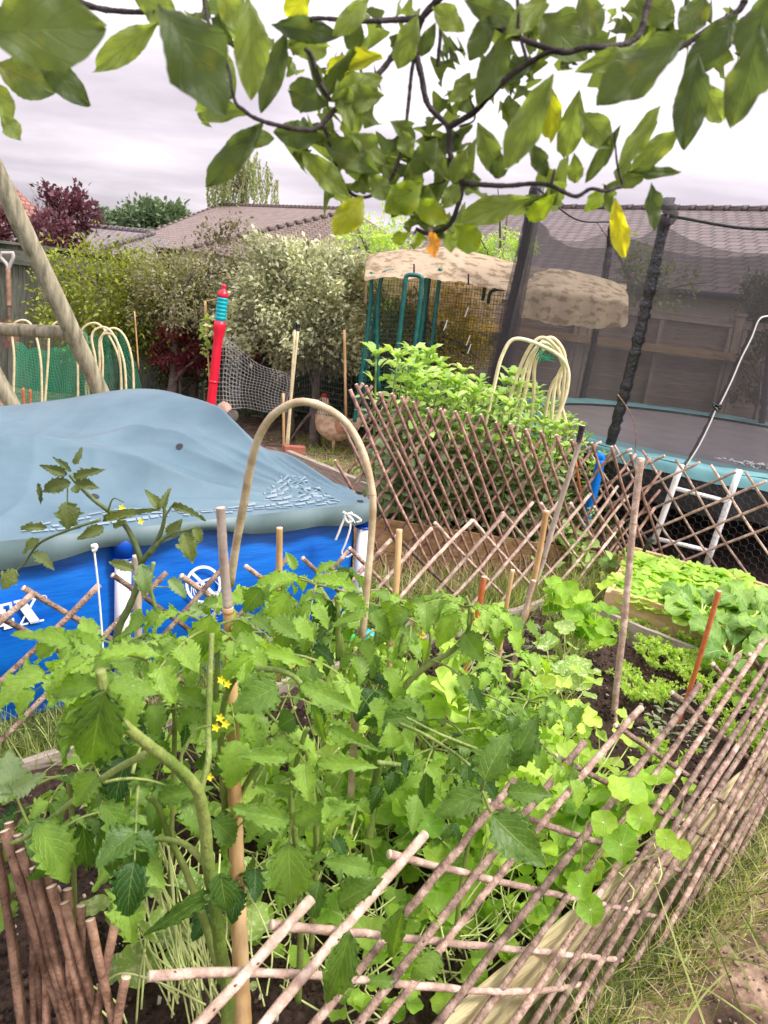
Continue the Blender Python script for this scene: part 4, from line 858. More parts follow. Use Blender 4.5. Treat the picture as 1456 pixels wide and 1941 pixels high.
for k, (zz) in enumerate((.30,)):
    pass
# collapsed end of a trellis at the lower left
t = thing('willow_trellis', at(110, 1800, 1.15)*[1, 1, 0], 'folded end of willow trellis with pale cut tips in the lower left corner', 'trellis')
EN = [(14, 1560), (9, 1577), (34, 1582), (38, 1613), (65, 1625), (62, 1644), (94, 1652), (97, 1679), (128, 1685), (123, 1713), (155, 1718), (170, 1748), (217, 1752), (240, 1850), (-8, 1600), (-20, 1565)]
DX = [(60, 260), (115, 380), (40, 300), (105, 370), (0, 300), (95, 360), (-8, 300), (80, 300), (10, 250), (75, 262), (-5, 200), (55, 230), (-50, 260), (-25, 120), (60, 380), (70, 400)]
for k, ((x, y), (dx, dy)) in enumerate(zip(EN, DX)):
    back = k % 2 == 0; Y = 1.16+.0005*(170-x)+(.03 if back else 0)
    p = at(x, y, Y); q = at(x+dx*1.25, y+dy*1.25, Y-.10*dy/300)
    rod(t, p, q, .0080+.001*rng.random(), M['rodbrown'], None, .004, 12)
# middle trellis in front of the pool
t = thing('willow_trellis', UVW(2, 2.31, 0), 'low weathered willow trellis standing between pool and tomato plants', 'trellis')
plm = plane3(UVW(0, 2.31, 0), UVW(3, 2.31, 0), UVW(0, 2.31, .6)); nm = UVW(0, -1, 0)
MA = [(-70, 1130), (60, 1118), (185, 1103), (315, 1082), (430, 1068), (545, 1055), (658, 1044), (739, 1023), (815, 1002), (892, 983), (955, 973), (1009, 954), (1062, 945), (1117, 935), (1171, 922), (1188, 941), (1180, 988), (1171, 1036)]
MB = [(-80, 1128), (50, 1116), (215, 1094), (345, 1089), (466, 1077), (575, 1058), (664, 1038), (751, 1016), (827, 992), (899, 985), (957, 973), (1026, 954), (1085, 955), (1130, 960)]
uvz = lambda p: ((p[0]+p[1])*S2, p[2])
for k, (x, y) in enumerate(MA):
    u, z = uvz(onp(x, y, plm)); sl = 1.15 if k < 7 else 1.3; zb = .02; rod(t, UVW(u, 2.31, z), UVW(u-sl*(z-zb), 2.31, zb), .0088+.001*rng.random(), M['rod'] if k < 8 else M['rodpale'], nm*.009, .005)
for k, (x, y) in enumerate(MB):
    u, z = uvz(onp(x, y, plm)); sl = 1.15 if k < 7 else 1.3; zb = .02
    ue = min(u+sl*(z-zb), 4.72); zb = z-(ue-u)/sl
    rod(t, UVW(u, 2.31, z), UVW(ue, 2.31, zb), .0088+.001*rng.random(), M['rod'] if k < 8 else M['rodpale'], -nm*.009, .005)
# tall reddish trellis
pa, pb = np.array([-.10, 4.20, 0]), np.array([1.66, 4.80, 0]); plt_ = plane3(pa, pb, pa+[0, 0, 1]); td = nrm(pb-pa); tn_ = np.array([td[1], -td[0], 0])
t = thing('willow_trellis', (pa+pb)/2, 'tall reddish brown willow trellis in front of the broad beans', 'trellis')
TA = [(636, 870), (645, 800), (660, 739), (677, 724), (695, 728), (718, 743), (739, 745), (761, 749), (784, 757), (811, 774), (833, 774), (858, 780), (883, 782), (910, 786), (938, 798), (965, 803), (994, 811), (1023, 817), (1054, 823), (1083, 831), (1120, 840), (1157, 846), (1194, 858)]
for k, (x, y) in enumerate(TA):
    p = onp(x, y, plt_); dz = p[2]-.02; q = p+td*dz*.60; q[2] = .02; rod(t, p, q, .0086+.001*rng.random(), M['rodred'], tn_*.009, .006)
for k, (x, y) in enumerate(TA[3:]+[(1222, 868), (1243, 890), (1240, 925), (1232, 960)]):
    p = onp(x+12, y+3, plt_); dz = p[2]-.02; q = p-td*dz*.62; q[2] = .02
    e_ = (p-pa) @ td
    if (q-pa) @ td < -.12: f_ = (e_+.12)/((p-q) @ td); q = p+(q-p)*f_
    rod(t, p, q, .0082+.001*rng.random(), M['rodred'], -tn_*.009, .006)
# right trellis with chicken wire behind
ra, rb = np.array([.95, 5.55, 0]), np.array([3.1, 3.95, 0]); plr = plane3(ra, rb, ra+[0, 0, 1]); rd = nrm(rb-ra); rn = np.array([rd[1], -rd[0], 0])
t = thing('willow_trellis', (ra+rb)/2, 'pale thin willow trellis between the lettuce bed and the trampoline', 'trellis')
RA = [(1089, 823), (1142, 837), (1196, 850), (1260, 864), (1326, 877), (1396, 894), (1456, 911), (1520, 930), (1590, 950)]
for k, (x, y) in enumerate(RA):
    p = onp(x, y, plr); dz = p[2]-.05; q = p-rd*dz*1.25; q[2] = .05
    if k < 2: q = p+(q-p)*.5
    rod(t, p, q, .0085, M['rodpale'], rn*.009, .006)
RB = [(1056, 800), (1100, 825), (1160, 845), (1216, 855), (1277, 872), (1347, 884), (1411, 896), (1480, 915)]
for k, (x, y) in enumerate(RB):
    p = onp(x, y, plr); dz = p[2]-.05; q = p+rd*dz*1.0; q[2] = .05; rod(t, p, q, .0080, M['rodpale'], -rn*.008, .006)
p = onp(1456, 1010, plr)
# chicken wire
b = B(); s_ = .028; Lr = np.linalg.norm(rb-ra)
base = ra-rn*.06+rd*.1
def hexpt(i, j): return i*s_*1.5, j*s_*math.sqrt(3)
cnt = 0
for i in range(int(1.75/(s_*1.5))):
    for j in range(int(.74/(s_*1.732))):
        x0 = i*s_*1.5+.1; y0 = j*s_*1.732+(.866*s_ if i % 2 else 0)+.02
        pts = [(x0+s_*math.cos(R(a)), y0+s_*math.sin(R(a))) for a in (0, 60, 120, 180)]
        P = np.array([base+rd*a+[0, 0, c]-rn*.012*math.sin(a*7+c*9) for a, c in pts]); b.tube(P, .0011, 3, cap=False)
tag(b.build('chicken_wire', M['darkwire']), 'hexagonal chicken wire behind the pale thin trellis under the trampoline edge', 'wire netting')
# ---------------------------------------------------------------- bed boards
def board(name, m, p, q, h, th, label, cat='board', z0=0, ends=.3):
    p = np.asarray(p, float); q = np.asarray(q, float); d = (q-p)*[1, 1, 0]; L = np.linalg.norm(d); d /= L; n = np.array([-d[1], d[0], 0]); b = B(); K = max(4, int(L*25))
    def f(u, v):
        prof = np.array([[0, 0], [0, 1], [1, 1], [1, 0]])     # outer bottom, outer top, inner top, inner bottom
        vi = np.clip(v*3, 0, 3); i = np.minimum(vi.astype(int), 2); fr = (vi-i)[..., None]; pr = prof[i]*(1-fr)+prof[i+1]*fr
        wob = .0025*np.sin(u*L*11)+.0015*np.sin(u*L*37)
        return p+(q-p)*u[..., None]+n*(pr[..., 0:1]*th)+np.array([0, 0, 1])*(z0+pr[..., 1:2]*h+wob[..., None]*pr[..., 1:2])
    b.grid(f, K, 3, uvs=(L, h+th)); 
    b2 = f(np.array([[0.]*4]), np.array([[0, 1/3, 2/3, 1]]))[0]; b.add(b2, [[0, 1, 2, 3]]); b3 = f(np.array([[1.]*4]), np.array([[0, 1/3, 2/3, 1]]))[0]; b.add(b3, [[3, 2, 1, 0]])
    return tag(b.build(name, m, smooth=False), label, cat)
board('bed_board', M['boardyel'], UVW(.2, .712), UVW(3.6, .712), .185, .028, 'yellowish rough sawn board along the near right edge of the tomato bed')
board('bed_board', M['boardgrey'], UVW(.6, 2.16), UVW(3.5, 2.16), .13, .028, 'grey board edge of the tomato bed hidden behind foliage by the low trellis')
board('bed_board', M['boardgrey'], UVW(3.52, 2.05), UVW(3.52, .72), .20, .028, 'weathered grey lower board beneath the orange lettuce bed edge')
board('bed_board', M['boardyel'], UVW(.22, .74), UVW(.22, 1.5), .10, .028, 'board closing the near left end of the tomato bed')
NLp, NRp, FLp, FRp = G(1160, 1118, .3), G(1345, 1215, .3), G(1205, 1040, .3), G(1460, 1112, .3)
vd = nrm((FRp-FLp)*[1, 1, 0])
board('bed_board', M['boardcut'], NLp*[1, 1, 0], (NLp+vd*1.25)*[1, 1, 0], .30, .03, 'orange sawn front board of the lettuce bed')
board('bed_board', M['boardcut'], (FLp-vd*.03)*[1, 1, 0], (FLp+vd*1.5)*[1, 1, 0], .30, .03, 'orange sawn back board of the lettuce bed below the pale trellis')
board('bed_board', M['boardcut'], NLp*[1, 1, 0], FLp*[1, 1, 0], .28, .03, 'short orange end board of the lettuce bed beside the red trellis')
b = B(); P4 = [NLp+vd*.0, NLp+vd*1.25, FLp+vd*1.5, FLp]
b.quad(*[np.array([*p[:2], .235]) for p in P4]); tag(b.build('lettuce_bed_soil', M['soil']), kind='structure')
# broad bean bed
bo = tn_*-.10
ba, bb_ = pa-td*.12+bo, pb+td*.1+bo
t = thing('bean_bed', (ba+bb_)/2, 'tan wooden raised bed holding the broad beans behind the red trellis', 'raised bed')
for z0, h, z1 in ((0, .20, 0), (.205, .21, 0)):
    b = B(); K = 60
    b.grid(lambda u, v: ba+(bb_-ba)*u[..., None]+tn_*(.004*np.sin(u*50)[..., None]+(.002 if z0 else 0))+np.array([0, 0, 1])*((z0+h*v)*(1-.62*u))[..., None], K, 2, uvs=(1.9, h), tint=rng.random())
    b.grid(lambda u, v: ba+(bb_-ba)*u[..., None]-tn_*(.03*v)[..., None]+np.array([0, 0, 1])*((z0+h)*(1-.62*u))[..., None], K, 1, uvs=(1.9, .03), tint=.9)
    b.build('plank', M['boardtan'], t, smooth=False)
b = B(); sd_ = -tn_; pL = ba; b.grid(lambda u, v: pL+sd_*(1.1*u)[..., None]+np.array([0, 0, 1])*(.34*v)[..., None]-td*.002, 20, 2, uvs=(1.1, .34)); b.build('plank', M['boardtan'], t, smooth=False)
b = B(); b.quad(ba+[0, 0, .27], bb_+[0, 0, .18], bb_+sd_*1.1+[0, 0, .18], ba+sd_*1.1+[0, 0, .27]); b.build('soil', M['soil'], t)
# ---------------------------------------------------------------- pool
PC = G(672, 946, .72); PC[2] = 0                                    # near right top corner
fdir = nrm((G(0, 1012, .72)-G(672, 946, .72))*[1, 1, 0]); sdir_ = np.array([-abs(fdir[1]), abs(fdir[0]), 0])
PL, PW, PH = 3.6, 2.15, .66
t = thing('frame_pool', PC+fdir*1.6+sdir_*1.1, 'blue rectangular frame pool standing behind the low trellis', 'pool')
b = B()
def wall(o, d, n, L):
    def f(u, v):
        bul = .05*np.sin(np.pi*v)*(.6+.4*np.abs(np.sin(u*L*3.0)))+.004*np.sin(u*L*23+4*np.sin(v*3))*(1-v)**2
        return o+d*(u*L)[..., None]-n*(bul)[..., None]+np.array([0, 0, 1])*(PH*(1-v)+.0)[..., None]
    return f
fn0 = sdir_      # outward normal is -sdir_ on the near face
b.grid(wall(PC, fdir, fn0, PL), 90, 14, uvs=(PL, PH)); b.grid(wall(PC+sdir_*PW, -sdir_, -fdir*-1, PW), 50, 14); b.grid(wall(PC+sdir_*PW+fdir*PL, -fdir, -fn0, PL), 50, 10); b.grid(wall(PC+fdir*PL, sdir_, -fdir, PW), 50, 10)
b.build('liner', M['poolblue'], t)
for k, (aa, full) in enumerate(((-.035, 0), (1.12, 1), (2.1, 1), (3.2, 1))):
    b = B(); p = PC+fdir*aa-sdir_*.045; tp = p+[0, 0, .66]; b.tube([tp, p+[0, 0, .02]-sdir_*.03], .030, 18); b.build('leg', M['white'], t)
    b = B(); b.tube([tp+[0, 0, .03], tp-[0, 0, .06]], .036, 18); b.tube([tp-[0, 0, .06], tp-[0, 0, .068]], .039, 18); b.build('leg_joint', M['jointblue'], t)
for k in range(2):
    b = B(); p = PC+sdir_*(.15+k*1.0)-fdir*.05; b.tube([p+[0, 0, .66], p+[0, 0, .02]], .03, 14); b.build('leg', M['white'], t)
# lettering on the face
plf = plane3(PC-sdir_*.052, PC+fdir-sdir_*.052, PC+[0, 0, 1]-sdir_*.052)
def facepoly(b, pts, off=.006): P = [onp(x, y, plf, off) for x, y in pts]; b.add(P, [list(range(len(P)))])
def ex(X, Y): return X/6.067, 1080+Y/6.067
b = B()
for poly in ([(172, 372), (282, 340), (462, 590), (350, 614)], [(385, 318), (422, 308), (340, 452), (322, 425)], [(268, 528), (296, 512), (240, 632), (206, 640)], [(150, 352), (322, 316), (328, 342), (156, 380)], [(346, 312), (456, 288), (452, 314), (352, 336)],
             [(176, 632), (318, 598), (320, 616), (180, 650)], [(342, 596), (498, 558), (502, 580), (346, 616)],
             [(-60, 402), (28, 384), (50, 640), (-50, 660)], [(20, 386), (130, 360), (122, 392), (22, 412)], [(100, 380), (130, 362), (140, 466), (110, 470)], [(20, 490), (46, 484), (60, 540), (24, 546)], [(30, 450), (56, 444), (72, 582), (50, 590)], [(40, 618), (130, 600), (164, 654), (40, 684)], [(130, 548), (156, 546), (164, 655), (122, 640)]):
    facepoly(b, [ex(*q) for q in poly])
b.build('printed_letters', M['print'], t, smooth=False); b = B()
def fring(b, cx, cy, r0, r1, n=40, sq=1.0):
    a = np.linspace(0, 6.2832, n+1)
    for i in range(n): facepoly(b, [(cx+r0*math.cos(a[i])*sq, cy+r0*math.sin(a[i])), (cx+r1*math.cos(a[i])*sq, cy+r1*math.sin(a[i])), (cx+r1*math.cos(a[i+1])*sq, cy+r1*math.sin(a[i+1])), (cx+r0*math.cos(a[i+1])*sq, cy+r0*math.sin(a[i+1]))])
fring(b, 82.5, 1132.5, 4.6, 6.0, 24); b.build('printed_ring', M['print'], t, smooth=False); b = B()
def fline(b, x0, y0, x1, y1, w_): d = np.array([y1-y0, x0-x1])/math.hypot(x1-x0, y1-y0)*w_/2; facepoly(b, [(x0-d[0], y0-d[1]), (x0+d[0], y0+d[1]), (x1+d[0], y1+d[1]), (x1-d[0], y1-d[1])])
def ln(P, w_):
    for (x0, y0), (x1, y1) in zip(P[:-1], P[1:]): fline(b, 320+x0/9.1, 1050+y0/9.1, 320+x1/9.1, 1050+y1/9.1, w_)
fring(b, 384.5, 1107, 30.5, 36, 48, .95)
ln([(400, 330), (830, 740)], 6.0)
ln([(375, 520), (735, 395), (745, 410), (390, 540), (372, 520)], 1.5); ln([(378, 540), (380, 720)], 1.6); ln([(740, 410), (880, 560)], 1.6); ln([(400, 545), (430, 700), (850, 640), (880, 600)], 1.6)
for q in ((410, 540, 465, 660), (470, 520, 520, 640), (540, 500, 580, 610), (780, 455, 860, 540)): ln([q[:2], q[2:]], 1.2)
b.build('printed_emblem', M['print'], t, smooth=False)
def facetext(txt, x, y, size, ang, nm='printed_text'):
    cu = bpy.data.curves.new('txt', 'FONT'); cu.body = txt; cu.size = 1; tmp = bpy.data.objects.new('txt', cu); SC.collection.objects.link(tmp)
    bpy.context.view_layer.update(); me = tmp.evaluated_get(bpy.context.evaluated_depsgraph_get()).to_mesh()
    V = np.array([v.co[:] for v in me.vertices]); F = [list(p.vertices) for p in me.polygons]
    ca, sa = math.cos(R(ang)), math.sin(R(ang)); b = B()
    W = np.array([onp(x+(v[0]*ca+v[1]*sa)*size, y+(v[0]*sa-v[1]*ca)*size, plf, .006) for v in V])
    b.V.append(W); b.T.append(np.full(len(W), .5)); b.n = len(W)
    for f in F: b.L.append(np.array(f)); b.C.append(np.array([len(f)])); b.U.append(np.zeros((len(f), 2))); b.M.append(np.array([0]))
    tmp.to_mesh_clear(); bpy.data.objects.remove(tmp); b.build(nm, M['print'], t, smooth=False)
facetext('NO GROUND', 384, 1158, 8.5, -9); facetext('DRAIN EN', 384, 1168.5, 8.5, -9); facetext('PAS LA C', 378, 1180, 8.5, -9); facetext('R', 79.5, 1136, 9, -8)
# cover: a dome of tarpaulin over a hidden mound, thin light print near the edge
def covz(a, c):         # a along the near edge from the right corner, c across towards the back
    A2, C2 = a, c
    z = .72+.0*a
    ea = np.clip((A2+.07)/.22, 0, 1)**.6*np.clip((PL-A2)/.5, 0, 1); ec = np.clip((C2+.05)/.5, 0, 1)**1.2*np.clip((PW+.1-C2)/.2, 0, 1)**.6; edge = ea*ec
    g_ = lambda a0, c0, sa, sc: np.exp(-((A2-a0)/sa)**2-((C2-c0)/sc)**2)
    dome = .05*np.clip(C2/.9, 0, 1)+.17*g_(.42, 1.62, .50, .52)+.10*g_(.25, 1.15, .3, .5)+.10*g_(1.0, .66, .62, .22)+.07*g_(2.2, .8, .7, .4)+.05*g_(1.9, 1.8, .6, .4)
    sh = lambda x: (1-np.abs(np.sin(x)))**1.3
    ang = np.arctan2(C2+.02, A2+.02); rad_ = np.hypot(A2, C2)
    fold = .085*sh(ang*7.5+.6*np.sin(rad_*4))*np.exp(-((rad_-.95)/.36)**2)+.03*sh(ang*19+1.5*np.sin(rad_*3))*np.exp(-((rad_-.5)/.35)**2)
    r2 = np.hypot(A2-1.15, (C2-1.25)*1.5); fold = fold+.08*sh(r2*8+.8*np.sin(A2*3+C2*2))*np.exp(-((r2-.75)/.45)**2)*(A2 > 1.0)*np.clip((A2-1.0)*3, 0, 1)+.035*sh(A2*13+C2*9+np.sin(C2*5))*np.exp(-((A2-2.1)/.8)**2)
    fold = fold+.08*sh((C2-.98+.12*np.sin(A2*2.2))*1.5/.35)*g_(.85, .98, .45, .10)
    fold = fold*np.clip((C2+.0)/.15, 0, 1)*np.clip((PW-C2)/.15, 0, 1); ridge = 0*A2
    return z+edge*dome+fold+ridge*edge
def covp(a, c, off=0.0):
    a = np.asarray(a, float); c = np.asarray(c, float)
    return PC+fdir*a[..., None]+sdir_*(c-.075)[..., None]+np.array([0, 0, 1])*(covz(a, c)+off)[..., None]
b = B(); b.grid(lambda u, v: covp(-.07+(PL+.1)*u**1.0, (PW+.15)*v), 420, 300); cv = b.build('cover_sheet', M['cover'], loc=(0, 0, 0))
cv.parent = None
cvt = thing('pool_cover', PC+fdir*1.6+sdir_*1.1+[0, 0, .7], 'blue grey tarpaulin cover domed over the blue pool', 'pool cover')
cv.parent = cvt; cv.location = -np.array(cvt.location)
b = B()
def hem(o0, d, n, L, amp):
    def f(u, v):
        s = u*L; p = o0+d*s[..., None]; drop = (.075+.02*np.sin(s*5)+.012*np.sin(s*13))*v
        return p+n*(.012*np.sin(v*3.1)+.012*np.sin(s*19)*v)[..., None]+np.array([0, 0, 1])*(covz(0*s, 0*s)-drop)[..., None]
    return f
b.grid(hem(PC-fdir*.07-sdir_*.075, fdir, -sdir_, PL+.05, 1), 160, 8); b.grid(hem(PC-fdir*.07-sdir_*.075, sdir_, -fdir, PW+.1, 1), 90, 8); b.build('hem', M['coverunder'], cvt)
b = B()
for (x, y) in ((340, 847), (181, 941), (688, 938)):
    # vent holes: find the sheet point under the pixel
    aa, cc = np.meshgrid(np.linspace(0, 2.6, 260), np.linspace(0, 2.2, 220)); P = covp(aa, cc); v = P-CAM; dd = v @ fwd; X = CX+FPX*(v @ right)/dd; Yp_ = CY-FPX*(v @ up)/dd
    dist = (X-x)**2+(Yp_-y)**2; i = np.unravel_index(np.argmin(dist+200*(dd-dd.min())), dist.shape); a0, c0_ = aa[i], cc[i]; th = np.linspace(0, 6.2832, 13)[:-1]
    b.add(covp(a0+.016*np.cos(th), c0_+.016*np.sin(th), .004), [list(range(12))])
b.build('vent_hole', M['skirt'], cvt, smooth=False)
b = B()
for row in range(4):
    a0 = .1
    while a0 < 1.45:
        L = rng.uniform(.02, .07)
        if rng.random() < .85: c = .03+row*.022; s0 = np.array([a0, a0+L*.8]); b.quad(*[covp(a_, c_, .005) for a_, c_ in ((s0[0], c), (s0[1], c), (s0[1], c+.011), (s0[0], c+.011))])
        a0 += L
for row in range(13):
    c = .125+row*.021; wA = max(.05, .36-row*.021)
    a0 = .10
    while a0 < .10+wA:
        L = rng.uniform(.03, .07)
        if rng.random() < .93: s0 = (a0, min(a0+L*.85, .12+wA)); b.quad(*[covp(np.array(a_), np.array(c_), .005) for a_, c_ in ((s0[0], c), (s0[1], c), (s0[1], c+.010), (s0[0], c+.010))])
        a0 += L
b.build('warning_print', mat('faded_print', (.20, .27, .32), None, rough=.5), cvt, smooth=False)
t = cvt
b = B(); pxtube(b, [(178, 1034), (179, 1048), (186, 1110), (194, 1210), (196, 1300)], 2.28, .0035, 6, 40); pxtube(b, [(174, 1036), (182, 1034), (180, 1042), (176, 1044)], 2.27, .007, 6, 14); b.build('tie_cord', M['cord'], t)
Yc = 3.22
b = B(); pxtube(b, [(652, 972), (664, 980), (672, 992), (660, 975), (650, 990), (642, 1010), (636, 1024)], Yc, .005, 6, 40); pxtube(b, [(662, 976), (664, 1000), (655, 1030), (648, 1048), (658, 1056), (668, 1050)], Yc, .0045, 6, 40); pxtube(b, [(655, 974), (670, 976), (684, 986), (676, 990)], Yc, .005, 6, 20); pxtube(b, [(650, 970), (668, 985), (660, 990), (654, 978), (668, 972)], Yc, .006, 6, 24); b.build('tie_cord', M['cord'], t)
# ---------------------------------------------------------------- canes in the tomato bed
def cane(pts, Y, w0, w1, label, m='cane', nodes=(), name='bamboo_cane', n=16, hollow=True):
    Ys = Y if hasattr(Y, '__len__') else [Y]*len(pts)
    P = spline([at(x, y, yy) for (x, y), yy in zip(pts, Ys)], 60); dd = np.linalg.norm(P-CAM, axis=1)
    rad = np.linspace(w0, w1, 60)/2*dd/FPX
    b = B(); rr = rad*(1+.02*rng.standard_normal(60))
    for q in nodes: i = int(q*59); rr[i] *= 1.10; rr[max(i-1, 0)] *= .97
    b.tube(P, rr, n, cap=1); o = b.build(name, [M[m], M['rodend']]); tag(o, label, 'cane')
    if nodes:
        b = B()
        for q in nodes: i = min(max(int(q*59), 1), 58); d = nrm(P[i+1]-P[i]); b.tube([P[i]-d*.0015, P[i]+d*.0015], rad[i]*1.09, n, cap=False)
        b.build('node', M['node'], o)
    return o
cane([(418, 962), (424, 1060), (432, 1150)], 1.36, 17, 18, 'grey weathered upper length of the thick bamboo cane left of the hoop', 'canegrey')
cane([(432, 1152), (440, 1330), (448, 1600), (461, 1950)], [1.36, 1.35, 1.33, 1.22], 19, 28, 'thick tan bamboo cane rising among the tomato stems left of the hoop', 'cane', (.005, .36, .76))
o = cane([(436, 1110), (448, 1030), (463, 950), (474, 888), (490, 830), (520, 785), (565, 762), (610, 770), (655, 800), (685, 850), (702, 910), (707, 960), (702, 1040), (692, 1150), (680, 1300), (668, 1450), (662, 1620)], [2.0, 1.98, 1.95, 1.93, 1.9, 1.88, 1.86, 1.85, 1.84, 1.83, 1.82, 1.82, 1.82, 1.81, 1.8, 1.79, 1.78], 16, 13, 'bent bamboo hoop arching high over the tomato plants', 'hooptan', (.18, .43, .67, .87), 'bamboo_hoop')
for nmx in ((530, 1000), ): cane([(530, 1000), (529, 1120), (527, 1290)], 2.1, 12, 12, 'short reddish tan cane before the pool right of the thick cane', 'cane', (.4,))
cane([(757, 1003), (752, 1100), (742, 1220), (735, 1400), (722, 1640)], [2.25, 2.22, 2.2, 2.1, 2.0], 12, 13, 'slim bamboo cane with black clip right of the big hoop', 'cane', (.2, .6), )
cane([(757, 1040), (746, 1150), (741, 1260)], 2.28, 7, 7, 'thinner cane tied behind the clipped slim cane', 'cane')
cane([(258, 1053), (262, 1180), (265, 1378)], 1.85, 14, 13, 'brown hollow cane at the left supporting the dark leaved tomato', 'canegrey', (.45, .97))
cane([(1215, 868), (1200, 1000), (1183, 1180), (1168, 1310), (1163, 1395)], [2.9, 2.88, 2.85, 2.83, 2.82], 13, 11, 'tall pale cane in front of the lettuce bed', 'rodpale', (.25, .55, .85))
cane([(1103, 812), (1095, 850), (1060, 960), (1030, 1060), (1000, 1150), (985, 1215)], 3.3, 9, 11, 'leaning pale cane with dark tip crossing the red trellis', 'canegrey', (.3, .6))
cane([(1104, 806), (1097, 838)], 3.29, 11, 10, 'dark charred top piece of the leaning cane', 'bark')
cane([(1036, 968), (1020, 1060), (998, 1160), (990, 1180)], 3.25, 11, 11, 'shorter leaning cane left of the dark tipped cane', 'cane', (.4,))
cane([(1012, 1100), (985, 1200), (970, 1290)], 3.0, 9, 9, 'small cane behind the nasturtium clump', 'rodpale')
cane([(972, 1080), (955, 1180), (940, 1290), (928, 1400)], 2.5, 8, 9, 'slim yellow cane tied to a young tomato right of centre', 'cane', (.5,))
cane([(918, 1093), (908, 1150), (880, 1278)], 2.9, 11, 11, 'short rusty brown stake behind the tomato plants', 'redcane')
cane([(1363, 1120), (1340, 1200), (1310, 1300), (1284, 1372)], 2.75, 9, 8, 'orange red stake among the carrots', 'redcane', (.3,))
cane([(668, 1300), (665, 1450)], 1.9, 5, 5, 'thin short cane close behind the right foot of the big hoop', 'cane')
b = B(); pxtube(b, [(752, 1213), (772, 1212), (780, 1210)], 2.17, .006, 8, 8); pxtube(b, [(748, 1208), (760, 1218)], 2.17, .008, 8, 5); tag(b.build('plant_clip', M['black']), 'black plastic clip on the slim bamboo cane', 'clip')
# hoops by the beans
for k, (l, a, r) in enumerate([((898, 900), (985, 642), (1040, 830)), ((925, 900), (1030, 640), (1045, 870)), ((945, 900), (1035, 650), (1078, 820)), ((960, 905), (1045, 640), (1038, 900)), ((990, 905), (1048, 655), (1020, 880))]):
    b = B(); Y = 5.0+.05*k
    pxtube(b, [l, (l[0]+(a[0]-l[0])*.45-6, l[1]+(a[1]-l[1])*.55), (a[0]-32, a[1]+30), a, (max(a[0], 1040)+26, a[1]+38), (1075-8*k, 740), r], Y, .012, 8, 60, tint=rng.random()); tag(b.build('bamboo_hoop', M['hooppale']), 'pale bamboo hoop in the tall cluster behind the broad beans', 'plant support', 'tall pale hoops by the beans')
b = B()
for k in range(14): pxtube(b, [(1035+rng.normal(0, 6), 655+rng.normal(0, 4)), (1030+rng.normal(0, 10), 668+rng.normal(0, 6)), (1036+rng.normal(0, 12), 680+rng.normal(0, 6))], 5.0, .002, 4, 8)
tag(b.build('twine', mat('green_twine', (.02, .3, .14), None)), 'frayed green twine knotted at the top of the tall hoops', 'twine')
b = B(); pxtube(b, [(1110, 985), (1090, 870)], 5.0, .010, 6); tag(b.build('garden_cane', M['redcane']), 'rusty cane behind the red trellis near the blue foam', 'cane')
b = B(); p = at(1228, 1030, 3.9); pxtube(b, [(1220, 1046), (1228, 1030), (1238, 1020)], 4.45, [.010]*8+[.018]*8, 12, 16); tag(b.build('tool_handle', M['black']), 'black and yellow tool grip standing at the far corner of the lettuce bed', 'tool')
b = B(); pxtube(b, [(690, 1205), (703, 1212)], 3.0, .035, 12, 8); o = tag(b.build('toy_bottle', M['cyan']), 'small turquoise and green plastic bottle on the grass by the pool corner', 'bottle'); b = B(); pxtube(b, [(662, 1210), (670, 1213)], 2.98, .024, 12, 6); b.build('bottle_cap', mat('green_cap', (.0, .45, .1), None), o)
# ---------------------------------------------------------------- tomato plants
def pdepth(p): return (p-CAM) @ fwd
def leaflet(b, bp, tp, Y0, Y1, w_, tint=.5, tpl=None, facing=.8, mi=0, tplw=.70):
    p = at(*bp, Y0); q = at(*tp, Y1); L = np.linalg.norm(q-p); wid = w_*pdepth((p+q)/2)/FPX
    n = nrm(CAM-(p+q)/2)*facing+np.array([0, 0, 1.0])*(1-facing)+rng.standard_normal(3)*.12
    tp_ = tpl or TOM[rng.integers(0, 4)]
    V = tp_[0]; end = V[V[:, 1].argmax()]*[0, 1, 1]; yl = max(.5, np.linalg.norm(end))
    b.place(tp_, p, q-p, n, L/yl, tint, mi, sx=min(1.6, wid/(tplw*L/yl)))
def comp_leaf(b, sb, base, d, L, tint=.5, npair=2, droop=.5, r=.0028, tpls=None):
    d = nrm(d); side = nrm(np.cross(d, [0, 0, 1.0])+1e-6); s = np.linspace(0, 1, 9)
    P = base+np.outer(s*L, d)-np.outer(s**2*L*droop, [0, 0, 1.0])+np.outer(np.sin(s*3)*L*.03*rng.normal(), side)
    sb.tube(P, np.linspace(r*1.2, r*.5, 9), 6)
    T = tpls or TOM
    def lf(i, dd, sz): b.place(T[rng.integers(0, len(T))], P[i], dd, np.array([0, 0, 1.0])+rng.standard_normal(3)*.25+nrm(CAM-P[i])*.35, sz*rng.uniform(.85, 1.15), np.clip(tint+rng.normal(0, .16), 0, 1), sx=rng.uniform(.85, 1.1))
    e_ = nrm(P[-1]-P[-3]); lf(8, e_+rng.standard_normal(3)*.1, L*.50)
    for k in range(npair):
        i = [6, 4, 2][k]; e_ = nrm(P[i+1]-P[i-1])
        for sg in (-1, 1): lf(i, e_*.55+side*sg*.85+np.array([0, 0, -.15])+rng.standard_normal(3)*.15, L*(.40-.05*k))
    for i in (5, 3, 7):
        e_ = nrm(P[i]-P[i-2])
        for sg in (-1, 1):
            if rng.random() < .7: b.place(TOML[rng.integers(0, 3)], P[i], e_*.4+side*sg, np.array([0, 0, 1.0])+rng.standard_normal(3)*.3, L*.13, np.clip(tint+.1, 0, 1))
